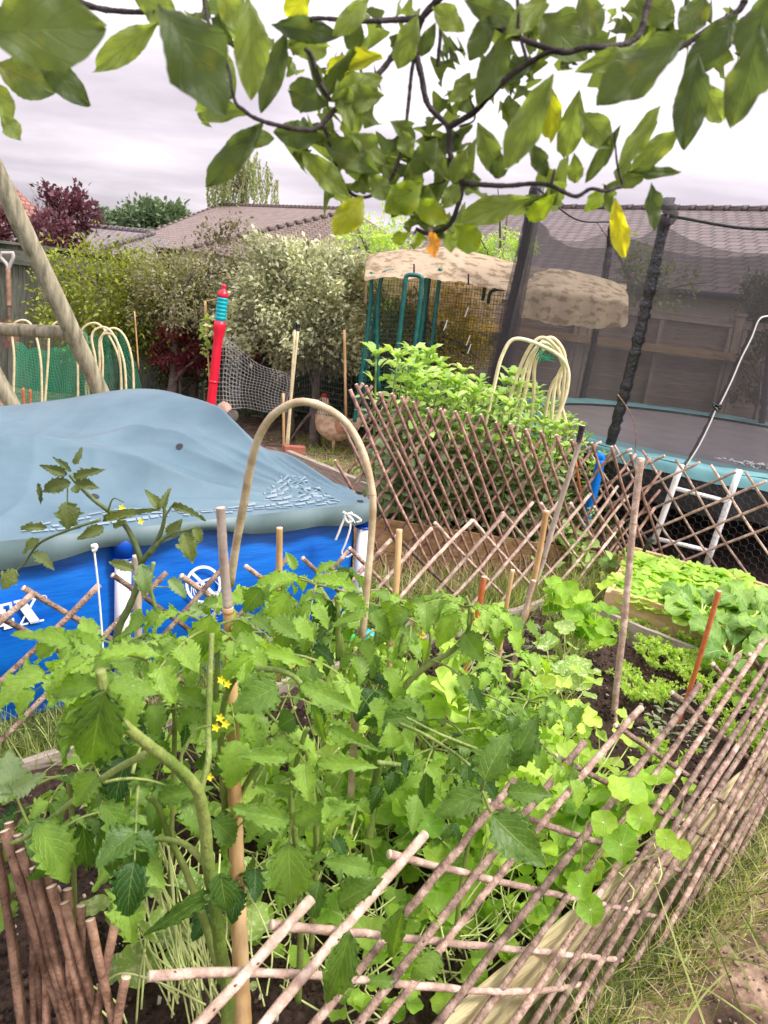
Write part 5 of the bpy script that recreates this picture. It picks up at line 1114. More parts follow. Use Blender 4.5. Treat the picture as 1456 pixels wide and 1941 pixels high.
def stems(parent, defs, m):
    b = B()
    for pts, Y, w0, w1 in defs:
        Ys = Y if hasattr(Y, '__len__') else [Y]*len(pts)
        P = spline([at(x, y, yy) for (x, y), yy in zip(pts, Ys)], 14*(len(pts)-1)); n = len(P)
        dep = (P-CAM) @ fwd; wp = np.linspace(w0, w1, n); rad = wp/2*dep/FPX
        b.tube(P, rad*(1+.04*np.sin(np.arange(n)*.9)), 14, wob=.012)
    return b.build('stem', m, parent)
def flowers(parent, spots, Y, s=.0055):
    b = B()
    for (x, y) in spots:
        p = at(x, y, Y)
        for k in range(5): a = k*1.257; b.place(TINY, p, right*math.cos(a)+up*math.sin(a)-fwd*.4, -fwd, s*1.6, .5)
    b.build('flower', M['yellow'], parent, smooth=False)
def tomato(label, base, sdefs, lfl, comps, mat_='tomato', smat='tstem', fl=None, Yf=1.3, pale=()):
    t = thing('tomato_plant', base, label, 'tomato plant'); st = stems(t, sdefs, M[smat]); b = B(); sb = B()
    for L_ in lfl: leaflet(b, *L_)
    for c in comps: comp_leaf(b, sb, *c)
    b.build('foliage', M[mat_], t)
    if sb.V: sb.build('leaf_stalk', M[smat], t)
    if pale:
        b = B()
        for L_ in pale: leaflet(b, *L_)
        b.build('pale_foliage', M['tomatopale'], t)
    if fl: flowers(t, fl, Yf)
    return t
def rcomp(px, py, Y, n, L, tint=.5, sd=20, sY=.08, dr=.5):
    o = []
    for _ in range(n):
        p = at(px+rng.normal(0, sd), py+rng.normal(0, sd), Y+rng.normal(0, sY)); a = rng.uniform(0, 6.28)
        o.append((p, np.array([math.cos(a), math.sin(a), rng.uniform(.0, .7)]), L*rng.uniform(.95, 1.5), np.clip(tint+rng.normal(-.05, .22), 0, 1), rng.integers(1, 3), dr+rng.uniform(-.2, .3)))
    return o
def fan(px, py, Y, n, L, tint=.5, toward=0.0, el=.35, dr=.55, a0=None):
    o = []; a0 = rng.random()*6 if a0 is None else a0
    for k in range(n):
        a = a0+k*6.283/n+rng.normal(0, .2); o.append((at(px, py, Y), np.array([math.cos(a), math.sin(a), el+rng.normal(0, .15)]), L*rng.uniform(1.0, 1.4), np.clip(tint+rng.normal(-.03, .18), 0, 1), 2, dr+rng.uniform(-.15, .15)))
    return o
# near left, thick stem
tomato('nearest tomato plant with very thick pale stem forking left below the thick cane', at(440, 1880, 1.2)*[1, 1, 0]+[0, 0, .1],
    [([(430, 1960), (432, 1880), (418, 1800), (408, 1720), (395, 1640), (388, 1560), (372, 1495), (330, 1450), (285, 1415), (240, 1378), (205, 1340), (190, 1270)], [1.17, 1.18, 1.17, 1.15, 1.13, 1.11, 1.08, 1.05, 1.02, .99, .97, .96], 26, 20),
     ([(420, 1860), (385, 1740), (352, 1650), (322, 1590), (300, 1530), (280, 1510)], [1.2, 1.2, 1.2, 1.19, 1.18, 1.17], 16, 10), ([(275, 1430), (215, 1462), (150, 1510), (60, 1580), (20, 1600)], [1.03, 1.04, 1.06, 1.08, 1.09], 15, 8),
     ([(392, 1640), (350, 1600), (300, 1590), (280, 1600)], 1.14, 14, 8), ([(345, 1462), (345, 1430), (372, 1385), (400, 1375)], 1.07, 7, 4), ([(380, 1500), (395, 1440), (395, 1380), (398, 1290), (402, 1200)], [1.1, 1.12, 1.15, 1.17, 1.2], 13, 10),
     ([(55, 1565), (35, 1520), (20, 1480)], 1.09, 5, 4), ([(150, 1512), (180, 1490), (190, 1470)], 1.06, 5, 4)],
    [((198, 1310), (158, 1490), .95, .98, 118, .28, TOM[0]), ((205, 1300), (304, 1302), .96, .97, 62, .55, TOM[1]), ((190, 1300), (60, 1305), .96, .95, 55, .5, TOM[2]), ((190, 1310), (98, 1425), .97, .97, 52, .45, TOM[0]),
     ((165, 1250), (48, 1310), .96, .92, 46, .75, TOM[3], .4), ((190, 1250), (305, 1215), .97, .98, 48, .8, TOM[1], .3), ((150, 1225), (20, 1190), .98, .95, 40, .6, TOM[0], .5), ((170, 1230), (165, 1150), .98, 1.02, 40, .75, TOM[2], .5), ((100, 1215), (60, 1250), .98, .96, 40, .5),
     ((190, 1240), (130, 1190), .98, .97, 40, .65), ((205, 1345), (235, 1400), .97, .98, 40, .5),
     ((185, 1465), (130, 1535), 1.04, 1.02, 58, .5, TOM[0]), ((192, 1520), (262, 1600), 1.05, 1.05, 62, .35, TOM[1]), ((199, 1550), (222, 1685), 1.05, 1.05, 58, .15, TOM[0]), ((158, 1555), (165, 1690), 1.1, 1.1, 55, .12, TOM[1]), ((260, 1600), (268, 1660), 1.12, 1.12, 45, .05, TOM[0]),
     ((68, 1560), (148, 1680), 1.04, 1.03, 88, .5, TOM[0]), ((415, 1682), (255, 1785), 1.1, 1.04, 34, .2, TOM[0]), ((418, 1655), (432, 1750), 1.1, 1.08, 72, .12, TOM[1]), ((440, 1530), (502, 1548), 1.12, 1.12, 28, .5), ((280, 1505), (250, 1480), 1.16, 1.15, 50, .4),
     ((300, 1515), (390, 1490), 1.16, 1.14, 50, .4), ((285, 1590), (300, 1490), 1.2, 1.22, 60, .3)],
    rcomp(250, 1500, 1.22, 5, .15, .35, 40)+rcomp(140, 1620, 1.2, 3, .13, .2, 30), fl=[(418, 1360), (428, 1372), (410, 1378), (398, 1472)], Yf=1.12,
    pale=[((24, 1506), (12, 1421), 1.0, 1.02, 80, .5, TOM[1]), ((22, 1500), (80, 1470), 1.0, 1.0, 40, .6), ((20, 1510), (-30, 1490), 1.0, .98, 40, .5)])
tomato('arching tomato stem beside the thick cane with large crinkled leaves', at(470, 1850, 1.45)*[1, 1, 0]+[0, 0, .1],
    [([(470, 1880), (450, 1700), (430, 1560), (420, 1440), (420, 1370), (432, 1310), (460, 1275), (510, 1268), (560, 1285), (600, 1340)], [1.45, 1.42, 1.38, 1.34, 1.3, 1.26, 1.23, 1.22, 1.22, 1.2], 16, 9), ([(430, 1560), (470, 1480), (520, 1400), (560, 1340)], 1.36, 12, 7), ([(405, 1400), (412, 1250), (405, 1170)], 1.4, 12, 8)],
    [((528, 1300), (436, 1345), 1.2, 1.16, 84, .35, TOM[0]), ((568, 1297), (684, 1344), 1.18, 1.15, 56, .55, TOM[1]), ((400, 1165), (372, 1275), 1.3, 1.28, 66, .7, TOM[2]), ((452, 1172), (466, 1240), 1.35, 1.34, 52, .75, TOM[1]), ((480, 1240), (395, 1300), 1.22, 1.2, 34, .8, TOM[2], .5), ((500, 1235), (590, 1250), 1.22, 1.2, 34, .85, TOM[3], .5),
     ((560, 1360), (522, 1380), 1.2, 1.2, 50, .15), ((405, 1175), (340, 1290), 1.32, 1.3, 45, .65, TOM[0]), ((395, 1340), (300, 1290), 1.3, 1.26, 44, .5, TOM[1]), ((400, 1330), (330, 1370), 1.3, 1.28, 60, .5, TOM[0]), ((590, 1330), (628, 1440), 1.16, 1.14, 24, .4)],
    fan(400, 1190, 1.32, 5, .14, .75, el=.5)+rcomp(330, 1260, 1.35, 4, .14, .7, 35)+rcomp(520, 1300, 1.3, 3, .13, .7, 30), fl=[(420, 1288), (432, 1296), (600, 1352)], Yf=1.2)
tomato('tomato plant with broad flat leaflets low in the middle foreground', at(560, 1800, 1.3)*[1, 1, 0]+[0, 0, .1],
    [([(565, 1900), (570, 1750), (560, 1600), (552, 1500), (575, 1400), (585, 1380)], [1.3, 1.3, 1.27, 1.22, 1.2, 1.2], 13, 9), ([(548, 1600), (552, 1555), (553, 1500)], 1.16, 5, 4), ([(583, 1420), (600, 1600), (590, 1800)], [1.25, 1.3, 1.32], 12, 12), ([(715, 1445), (760, 1450)], 1.18, 9, 9)],
    [((548, 1435), (448, 1431), 1.17, 1.13, 36, .6, TOM[0]), ((600, 1447), (716, 1448), 1.15, 1.13, 42, .65, TOM[1]), ((622, 1378), (726, 1423), 1.17, 1.14, 26, .4, TOM[0]), ((743, 1418), (742, 1372), 1.2, 1.2, 50, .6), ((552, 1555), (436, 1532), 1.15, 1.1, 50, .5, TOM[0]), ((556, 1558), (659, 1523), 1.15, 1.12, 56, .5, TOM[1]),
     ((548, 1597), (552, 1740), 1.14, 1.12, 98, .42, TOM[0]), ((642, 1714), (714, 1664), 1.15, 1.13, 60, .3, TOM[0]), ((702, 1650), (628, 1628), 1.18, 1.15, 42, .4), ((664, 1765), (616, 1935), 1.1, 1.06, 64, .25, TOM[0]), ((765, 1722), (728, 1840), 1.2, 1.2, 46, .3), ((835, 1808), (778, 1860), 1.2, 1.16, 50, .45), ((750, 1862), (685, 1855), 1.2, 1.18, 30, .4),
     ((808, 1715), (815, 1780), 1.12, 1.12, 45, .55, TOM[5]), ((530, 1572), (545, 1588), 1.15, 1.15, 24, .5), ((566, 1572), (580, 1584), 1.15, 1.15, 24, .5), ((560, 1505), (500, 1490), 1.18, 1.15, 24, .45)],
    rcomp(600, 1480, 1.35, 5, .13, .5, 50)+rcomp(480, 1450, 1.4, 3, .13, .45, 30)+rcomp(640, 1560, 1.4, 3, .12, .35, 40))
tomato('tall dusky leaved tomato shoot leaning before the pool at upper left', at(225, 1400, 1.75)*[1, 1, 0]+[0, 0, .1],
    [([(214, 1260), (224, 1195), (245, 1150), (262, 1105), (266, 1060), (240, 1000), (205, 968), (175, 945), (145, 915), (132, 900)], 1.62, 15, 6), ([(268, 1066), (292, 1035), (308, 1000), (312, 965), (302, 950)], 1.62, 11, 5), ([(284, 1050), (305, 1025), (330, 1010), (352, 1005), (368, 1000)], 1.6, 9, 4), ([(190, 985), (130, 1005), (75, 1030), (45, 1070), (25, 1085)], 1.58, 6, 3), ([(310, 985), (330, 955), (350, 958)], 1.6, 4, 3), ([(205, 968), (215, 945), (235, 952)], 1.6, 4, 2), ([(128, 925), (128, 955), (129, 975)], 1.57, 3, 2)],
    [((135, 915), (68, 928), 1.6, 1.58, 30, .25), ((140, 905), (190, 888), 1.6, 1.58, 24, .3), ((143, 912), (188, 925), 1.6, 1.6, 24, .3), ((135, 895), (98, 860), 1.6, 1.6, 14, .2), ((140, 880), (158, 848), 1.6, 1.6, 15, .2), ((128, 900), (72, 880), 1.6, 1.58, 20, .2), ((140, 920), (150, 935), 1.58, 1.58, 26, .3), ((128, 950), (132, 1012), 1.56, 1.55, 52, .35, TOM[1]), ((90, 1000), (20, 996), 1.58, 1.56, 20, .55), ((198, 1000), (140, 1022), 1.58, 1.56, 24, .4),
     ((62, 1048), (106, 1075), 1.57, 1.56, 28, .35), ((32, 1080), (-5, 1122), 1.57, 1.55, 38, .7, TOM[1]), ((75, 1022), (35, 1050), 1.57, 1.56, 20, .5), ((195, 988), (288, 955), 1.6, 1.58, 20, .5), ((304, 965), (275, 925), 1.6, 1.6, 20, .45), ((308, 965), (318, 925), 1.6, 1.6, 16, .45), ((325, 960), (387, 975), 1.6, 1.58, 16, .4), ((350, 1008), (366, 1072), 1.6, 1.58, 44, .6, TOM[1]), ((366, 1000), (386, 1030), 1.6, 1.6, 22, .5), ((318, 1015), (345, 985), 1.6, 1.6, 26, .4),
     ((255, 1080), (202, 1060), 1.55, 1.54, 22, .6), ((72, 915), (80, 960), 1.59, 1.58, 12, .05), ((215, 1000), (238, 985), 1.6, 1.6, 14, .5)],
    [], mat_='tomatodark', smat='tstemdark', fl=[(268, 988), (232, 962)], Yf=1.6, pale=[((270, 1068), (276, 1138), 1.52, 1.5, 40, .4, TOM[1]), ((318, 1098), (360, 1132), 1.6, 1.6, 26, .4), ((360, 1150), (395, 1165), 1.6, 1.6, 32, .5)])
t = thing('side_shoot', at(290, 1400, 1.7)*[1, 1, 0], 'thin grey green curling shoot beside the brown hollow cane', 'tomato plant')
stems(t, [([(291, 1066), (284, 1110), (296, 1160), (292, 1220), (295, 1280)], 1.6, 8, 6), ([(292, 1112), (330, 1113)], 1.6, 3, 2), ([(296, 1160), (340, 1160)], 1.6, 3, 2)], M['tstem'])
tomato('bushy tomato plant with pointed pale leaflets right in front of the pool face', at(690, 1400, 1.95)*[1, 1, 0]+[0, 0, .1],
    [([(640, 1400), (650, 1280), (640, 1180), (610, 1120), (590, 1100)], 1.8, 13, 8), ([(545, 1180), (575, 1220), (600, 1260)], 1.8, 9, 8), ([(642, 1250), (640, 1160), (637, 1130)], 1.75, 12, 8), ([(598, 1300), (560, 1230), (545, 1180)], 1.8, 8, 5)],
    [((548, 1122), (508, 1218), 1.68, 1.66, 64, .75, TOM[0]), ((495, 1115), (456, 1165), 1.7, 1.68, 54, .35, TOM[1]), ((568, 1100), (480, 1090), 1.7, 1.66, 30, .8, TOM[2], .5), ((592, 1098), (690, 1106), 1.7, 1.68, 32, .85, TOM[1], .5), ((695, 1160), (628, 1182), 1.7, 1.66, 30, .6, TOM[0]), ((630, 1140), (588, 1190), 1.75, 1.74, 56, .05, TOM[1]), ((600, 1085), (640, 1060), 1.75, 1.76, 22, .6), ((560, 1080), (545, 1045), 1.76, 1.76, 20, .6), ((650, 1130), (700, 1160), 1.7, 1.7, 40, .6), ((540, 1200), (530, 1240), 1.75, 1.75, 36, .4), ((620, 1110), (660, 1085), 1.73, 1.73, 30, .6)],
    fan(600, 1110, 1.78, 5, .14, .6, el=.5)+rcomp(620, 1200, 1.85, 4, .15, .5, 35)+rcomp(690, 1220, 1.9, 4, .15, .6, 35))
tomato('tomato plant with a long bent branch reaching right of the clipped cane', at(700, 1500, 1.8)*[1, 1, 0]+[0, 0, .1],
    [([(690, 1800), (700, 1600), (712, 1480), (740, 1370), (765, 1305), (810, 1262), (855, 1235), (885, 1200), (895, 1160)], [1.75, 1.75, 1.76, 1.78, 1.8, 1.8, 1.8, 1.78, 1.76], 18, 8), ([(888, 1185), (890, 1150), (884, 1130)], 1.76, 7, 5), ([(755, 1330), (757, 1240), (765, 1200)], 1.85, 8, 6), ([(795, 1275), (812, 1240), (815, 1200), (800, 1190)], 1.8, 6, 4), ([(758, 1372), (800, 1390), (850, 1420), (890, 1450)], [1.6, 1.55, 1.5, 1.4], 7, 6)],
    [((863, 1153), (826, 1236), 1.7, 1.68, 48, .8, TOM[0]), ((878, 1200), (918, 1258), 1.72, 1.68, 52, .45, TOM[0]), ((872, 1152), (812, 1155), 1.72, 1.68, 28, .85, TOM[2], .5), ((895, 1150), (985, 1180), 1.72, 1.7, 26, .85, TOM[1], .4), ((940, 1165), (945, 1240), 1.7, 1.68, 34, .6), ((743, 1150), (745, 1222), 1.75, 1.74, 36, .6, TOM[0]), ((745, 1140), (728, 1175), 1.8, 1.8, 44, .6), ((830, 1150), (890, 1125), 1.75, 1.76, 26, .85, TOM[1], .4),
     ((805, 1350), (712, 1345), 1.7, 1.65, 60, .45), ((790, 1360), (690, 1365), 1.66, 1.6, 40, .25)],
    fan(880, 1150, 1.75, 4, .15, .75, el=.4)+rcomp(760, 1290, 1.85, 4, .14, .6, 40)+rcomp(770, 1180, 1.95, 4, .14, .75, 30), fl=[(804, 1198), (800, 1206)], Yf=1.75)
tomato('dark leaved tomato shoot lying over the top of the near trellis', at(980, 1500, 1.6)*[1, 1, 0]+[0, 0, .1],
    [([(860, 1800), (880, 1640), (905, 1540), (915, 1490), (925, 1470)], [1.5, 1.5, 1.5, 1.45, 1.45], 9, 7), ([(905, 1420), (830, 1390), (770, 1360)], 1.5, 6, 5), ([(930, 1540), (915, 1500)], 1.4, 6, 5), ([(930, 1400), (938, 1310), (945, 1270)], 2.2, 7, 5)],
    [((917, 1480), (960, 1382), 1.42, 1.45, 84, .3, TOM[1]), ((914, 1503), (820, 1546), 1.42, 1.38, 66, .28, TOM[0]), ((966, 1450), (1022, 1354), 1.5, 1.52, 62, .2, TOM[0]), ((960, 1500), (1054, 1506), 1.42, 1.40, 52, .3, TOM[1]), ((932, 1545), (1042, 1648), 1.24, 1.18, 88, .22, TOM[0]), ((808, 1465), (808, 1548), 1.5, 1.5, 32, .1), ((960, 1420), (985, 1470), 1.5, 1.5, 50, .25), ((898, 1420), (860, 1400), 1.5, 1.5, 40, .4)],
    rcomp(950, 1400, 1.7, 3, .13, .5, 30)+rcomp(880, 1360, 1.75, 4, .14, .6, 40))
for k, (px_, py_, Y, n, L, ti, lab) in enumerate([(240, 1240, 1.45, 7, .14, .7, 'bushy tomato crown left of the brown cane'), (130, 1480, 1.35, 4, .13, .5, 'small tomato plant at the left edge of the bed'), (500, 1200, 1.9, 5, .13, .55, 'tomato plant crown behind the thick cane'),
        (330, 1330, 1.55, 6, .13, .5, 'tomato plant low between the brown cane and the thick cane'), (950, 1250, 2.3, 5, .12, .8, 'young tomato plant tied to the slim yellow cane'), (720, 1150, 2.2, 5, .13, .8, 'tomato plant crown with yellow green tips left of the clipped cane'),
        (1000, 1330, 2.1, 7, .13, .75, 'sprawling young tomato plant right of the slim yellow cane'), (820, 1420, 1.75, 6, .13, .45, 'tomato plant hidden low behind the bent branch')]):
    t = thing('tomato_plant', G(px_, py_+100, .1), lab, 'tomato plant'); b = B(); sb = B(); g0 = at(px_, py_, Y)
    sb.tube(spline([[g0[0], g0[1]+.05, .08], g0+[0, .02, -.12], g0], 14), [.006]*14, 8)
    for c in fan(px_, py_, Y, n, L, ti, el=.45)+rcomp(px_, py_+50, Y+.05, 5, L, ti-.15, 30): comp_leaf(b, sb, *c)
    b.build('foliage', M['tomato'], t); sb.build('stem', M['tstem'], t)
# ---------------------------------------------------------------- nasturtiums and courgettes filling the bed
def nasturtium(label, cx, cy, z, rad, n, s, m='nast', tpls=None, z0=.11, zr=.12, cat='nasturtium', name='nasturtium', tint=(.2, 1)):
    c = G(cx, cy, z); c0_ = np.array([c[0], c[1], z0]); t = thing(name, c0_, label, cat); b = B(); sb = B()
    for k in range(n):
        a = rng.uniform(0, 6.28); rr = rad*math.sqrt(rng.random()); zz = max(z0+.03, z+zr*rng.normal(0, .6)-rr*.25); p = np.array([c[0]+rr*math.cos(a), c[1]+rr*math.sin(a), zz])
        u_, v_ = (p[0]+p[1])*S2, (p[1]-p[0])*S2
        if v_ < .76: p = UVW(u_, .76+.02*rng.random(), zz)
        nn = np.array([math.cos(a)*.4, math.sin(a)*.4-.25, 1.0])+rng.standard_normal(3)*.3
        b.place((tpls or NST)[rng.integers(0, len(tpls or NST))], p, rng.standard_normal(3)*[1, 1, .1], nn, s*rng.uniform(.6, 1.3), rng.uniform(*tint))
        q = c0_+np.array([rng.normal(0, .03), rng.normal(0, .03), 0]); mid = (p+q)/2+rng.standard_normal(3)*[.03, .03, .01]; sb.tube(spline([q, mid, p-[0, 0, .003]], 8), .0022, 5)
    b.build('foliage', M[m], t); sb.build('stem', M['palestem'], t); return t
NL = [(1100, 1150, .42, .15, 46, .085, 'nast', 'tall nasturtium clump at the far left end of the soil patch'), (1070, 1270, .30, .14, 26, .095, 'nastvar', 'variegated nasturtium with large splashed leaves before the carrots'), (1180, 1560, .30, .17, 34, .085, 'nast', 'nasturtium with big round leaves poking through the near trellis'),
      (1090, 1600, .28, .14, 24, .075, 'nast', 'nasturtium trailing beneath the near trellis rods'), (880, 1600, .24, .18, 34, .07, 'nast', 'nasturtium patch in shade left of the near trellis top'), (700, 1550, .26, .15, 30, .06, 'nast', 'nasturtium between the hoop foot and the slim cane'), (560, 1700, .20, .16, 22, .05, 'nast', 'low nasturtium under the broad tomato leaflets'),
      (260, 1780, .18, .10, 7, .075, 'nastvar', 'variegated nasturtium with pale stalks on the dark soil at lower left'), (420, 1720, .25, .08, 8, .07, 'nastvar', 'mottled nasturtium at the foot of the thick cane'), (1000, 1720, .2, .16, 26, .065, 'nast', 'nasturtium low behind the yellow board'), (700, 1900, .14, .12, 12, .05, 'nast', 'small nasturtium leaves at the bottom beneath the trellis'),
      (1300, 1520, .22, .12, 14, .06, 'nast', 'small nasturtium beside the young courgette behind the trellis'), (860, 1760, .2, .16, 26, .06, 'nast', 'nasturtium behind the lower trellis rods'), (330, 1560, .3, .12, 18, .07, 'nast', 'nasturtium in shade behind the thick forked stem'), (1430, 1330, .16, .16, 22, .075, 'nast', 'nasturtium patch at the right edge near the trellis top')]
for (cx, cy, z, rad, n, s, m, lab) in NL: nasturtium(lab, cx, cy, z, rad, n, s, m)
SQL = [(640, 1270, .45, .20, 30, .075, 'pale courgette leaves with yellow tips before the pool', (.3, 1)), (830, 1340, .35, .17, 26, .10, 'pale lobed squash leaves beside dark soil gap', (.4, 1)), (980, 1450, .28, .22, 46, .08, 'bright squash foliage spilling right of centre', (.3, 1)), (1120, 1440, .22, .2, 40, .07, 'bright leafy squash beneath the trellis tops', (.4, 1)),
       (760, 1460, .30, .2, 40, .08, 'mid green squash leaves behind the slim canes', (0, .7)), (450, 1380, .35, .2, 36, .075, 'squash leaves in the middle behind the thick cane', (.1, .8)), (620, 1450, .32, .18, 34, .075, 'squash leaves between the hoop legs', (0, .7)), (900, 1520, .25, .2, 36, .08, 'squash leaves behind the near trellis top', (.1, .8)), (1020, 1350, .28, .2, 44, .065, 'feathery bright green sprawl behind the tomatoes', (.5, 1)), (240, 1420, .35, .16, 26, .08, 'squash leaves behind the left tomato', (.1, .7)),
       (1060, 1500, .22, .18, 34, .075, 'squash leaves directly under the trellis cross rods', (.2, .9)), (730, 1700, .18, .18, 26, .07, 'shaded squash leaves low in the foreground', (0, .5)), (520, 1540, .24, .16, 26, .07, 'shaded squash leaves near the broad tomato leaflets', (0, .6)), (880, 1200, .38, .16, 22, .06, 'squash leaves by the rusty stake', (.3, .9))]  # last value is the tint range; low ranges put shade into the leaf colour
for (cx, cy, z, rad, n, s, lab, ti) in SQL: nasturtium(lab, cx, cy, z, rad, n, s, 'squash', SQ, cat='squash', name='squash_plant', tint=ti)
# pale stalks fanning on the dark soil, lower left
t = thing('nasturtium', at(400, 1930, 1.2)*[1, 1, 0]+[0, 0, .1], 'fan of long pale yellow green stalks on dark soil right of the folded trellis', 'nasturtium'); b = B()
for k in range(46):
    x0 = rng.normal(385, 45); x1 = x0+rng.normal(-60, 45); y1 = rng.uniform(1600, 1760); pxtube(b, [(x0, rng.uniform(1850, 1950)), ((x0+x1)/2+rng.normal(0, 18), 1790), (x1, y1)], [1.25, 1.33, 1.42+rng.random()*.1], .0017+.0008*rng.random(), 6, 14)
for pts in ([(200, 1870), (180, 1900), (230, 1950)], [(200, 1860), (240, 1845), (320, 1870), (390, 1905)], [(160, 1860), (220, 1900), (240, 1940)], [(275, 1810), (290, 1850), (340, 1890)], [(275, 1800), (265, 1850), (258, 1941)]): pxtube(b, pts, 1.22, .0024, 6, 16)
b.build('stalk', M['palestem'], t)
b = B(); sb = B()
for (x, y, s) in ((240, 1700, .07), (275, 1770, .075), (300, 1745, .05), (480, 1870, .02), (180, 1720, .06)): b.place(NST[1], at(x, y, 1.3), rng.standard_normal(3), nrm(CAM-at(x, y, 1.3))+[0, 0, .8], s, .9)
b.build('foliage', M['nastvar'], t)
t = thing('nasturtium', at(620, 1900, 1.35)*[1, 1, 0]+[0, 0, .1], 'tangle of pale stalks under the near trellis in the foreground', 'nasturtium'); b = B()
for k in range(90):
    x0 = rng.uniform(470, 1050); y0 = rng.uniform(1640, 1930)-.25*(x0-470); a = rng.uniform(-1.2, 1.2); L = rng.uniform(60, 170); Pq = [G(x0-L*math.sin(a)*.5, y0-L*.3, .12+.08*rng.random()), G(x0, y0, .13+.06*rng.random()), G(x0+L*math.sin(a), y0+L*.5, .11)]
    if min((q[1]-q[0])*S2 for q in Pq) > .78: b.tube(spline(Pq, 12), .0015+.001*rng.random(), 5)
b.build('stalk', M['palestem'], t)
# individually visible round leaves in front of the rods
t = thing('nasturtium', UVW(1.6, .78, .1), 'nasturtium with round leaves lying over the rods of the near trellis', 'nasturtium'); b = B(); sb = B()
for (x, y, s, ti) in ((1178, 1602, .098, .25), (1215, 1552, .078, .6), (1120, 1725, .075, .3), (1205, 1570, .05, .7), (1145, 1560, .07, .6), (1100, 1680, .07, .35), (1262, 1590, .06, .7), (1290, 1610, .06, .8)):
    p = at(x, y, 1.40+(x-1100)*.0012); b.place(NST[rng.integers(0, 4)], p, right+up*.5, nrm(CAM-p)+[0, 0, .5]+rng.standard_normal(3)*.25, s*.82, ti); sb.tube(spline([p, p-[.02, -.05, .05], UVW(1.75, .8, .12)], 10), .002, 5)
b.build('foliage', M['nast'], t); sb.build('stem', M['palestem'], t)
# ---------------------------------------------------------------- lettuces, chard, carrots
def proto_parts(name, label, cat, group, builds):
    t = thing(name, (0, 0, 0), label, cat, group)
    for nm, bb, m in builds: bb.build(nm, m, t)
    return t
def lettuce_b(seed):
    b = B()
    for k in range(11):
        a = k*2.4; d = np.array([math.cos(a), math.sin(a), 1.1-.08*k]); b.place(LET[k % 3], np.array([0, 0, .0])+d*.008, d, [0, 0, 1.0]-d*.3, .056+.024*rng.random(), .35+.6*rng.random())
    return b
protos = [proto_parts('lettuce', 'small bright green lettuce in the dense raised bed', 'lettuce', 'lettuces in the orange edged raised bed', [('leaves', lettuce_b(k), M['lettuce'])]) for k in range(2)]
first = [True, True]
cor = [NLp, FLp, FLp+vd*.75, NLp+vd*.62]
for k in range(120):
    a_, c_ = (k % 10+.5+rng.uniform(-.3, .3))/10, (k//10+.5+rng.uniform(-.3, .3))/12
    if a_ < .15 and c_ < .15: continue
    p = (cor[0]*(1-a_)+cor[1]*a_)*(1-c_)+(cor[3]*(1-a_)+cor[2]*a_)*c_; p = np.array([p[0], p[1], .24+.035*rng.random()]); j = k % 2
    if first[j]: protos[j].location = p; first[j] = False
    else: copy_tree(protos[j], p, rng.uniform(0, 6.28), rng.uniform(.6, 1.6))
def chard(label, px_, py_, z, s, n):
    c = G(px_, py_, z); t = thing('leaf_beet', c, label, 'leaf beet'); b = B(); sb = B()
    for k in range(n):
        a = k*2.4+rng.random(); el = rng.uniform(.5, 1.4); d = nrm([math.cos(a), math.sin(a), el]); p = c+d*s*.45; sb.tube([c, p], [.006, .004], 6)
        b.place(CHD[k % 3], p, d-np.array([0, 0, .2]), np.array([0, 0, 1.0])-d*.4+[0, -.3, 0], s*rng.uniform(.8, 1.2), rng.random())
    b.build('leaves', M['chard'], t); sb.build('stalk', M['palestem'], t)
chard('large leaf beet at the right end of the lettuce bed by the edge', 1420, 1180, .25, .17, 15); chard('leaf beet spreading over the front board of the lettuce bed', 1330, 1170, .26, .16, 14); chard('leaf beet with drooping quilted leaves behind the orange stake', 1385, 1250, .2, .16, 11); chard('leaf beet just inside the picture edge above the near trellis', 1470, 1230, .25, .16, 12)
def carrot_b():
    b = B()
    for k in range(7):
        a = rng.uniform(0, 6.28); L = rng.uniform(.07, .13); d = np.array([math.cos(a)*.5, math.sin(a)*.5, 1.0]); P = np.outer(np.linspace(0, 1, 7)*L, d)+np.outer(np.linspace(0, 1, 7)**2*L*.35, [math.cos(a), math.sin(a), -.6]); b.tube(P, .0013, 4)
        for i in range(3, 7):
            for s_ in range(7): b.place(TINY, P[i], rng.standard_normal(3)+d*.6, rng.standard_normal(3), .022*(1.2-i*.06), rng.random())
    return b
cp = [proto_parts('carrot_plant', 'feathery carrot seedling on the dark soil patch', 'carrot', 'feathery carrot plants on the soil patch', [('foliage', carrot_b(), M['carrot'])]) for _ in range(3)]; fr = [True]*3
CPX = [(1180, 1160), (1200, 1180), (1225, 1190), (1250, 1200), (1280, 1215), (1305, 1225), (1330, 1235), (1215, 1215), (1240, 1230), (1270, 1240), (1300, 1250), (1325, 1262), (1350, 1270), (1190, 1200), (1245, 1260), (1285, 1270), (1310, 1290), (1340, 1300), (1240, 1310), (1200, 1285), (1215, 1295), (1230, 1320), (1255, 1330), (1200, 1320), (1360, 1240), (1375, 1290), (1390, 1270), (1400, 1310), (1420, 1290), (1440, 1300), (1365, 1320), (1300, 1215), (1260, 1215), (1225, 1240), (1085, 1210), (1100, 1230), (1130, 1215), (1110, 1200), (1065, 1240), (1150, 1180), (1045, 1260), (1410, 1420), (1430, 1410), (1390, 1400), (1445, 1440), (1350, 1350), (1330, 1330), (1240, 1440), (1260, 1450)]
for k, (x, y) in enumerate(CPX):
    p = G(x, y+14, .11); j = k % 3
    if fr[j]: cp[j].location = p; fr[j] = False
    else: copy_tree(cp[j], p, rng.uniform(0, 6.28), rng.uniform(.8, 1.3))
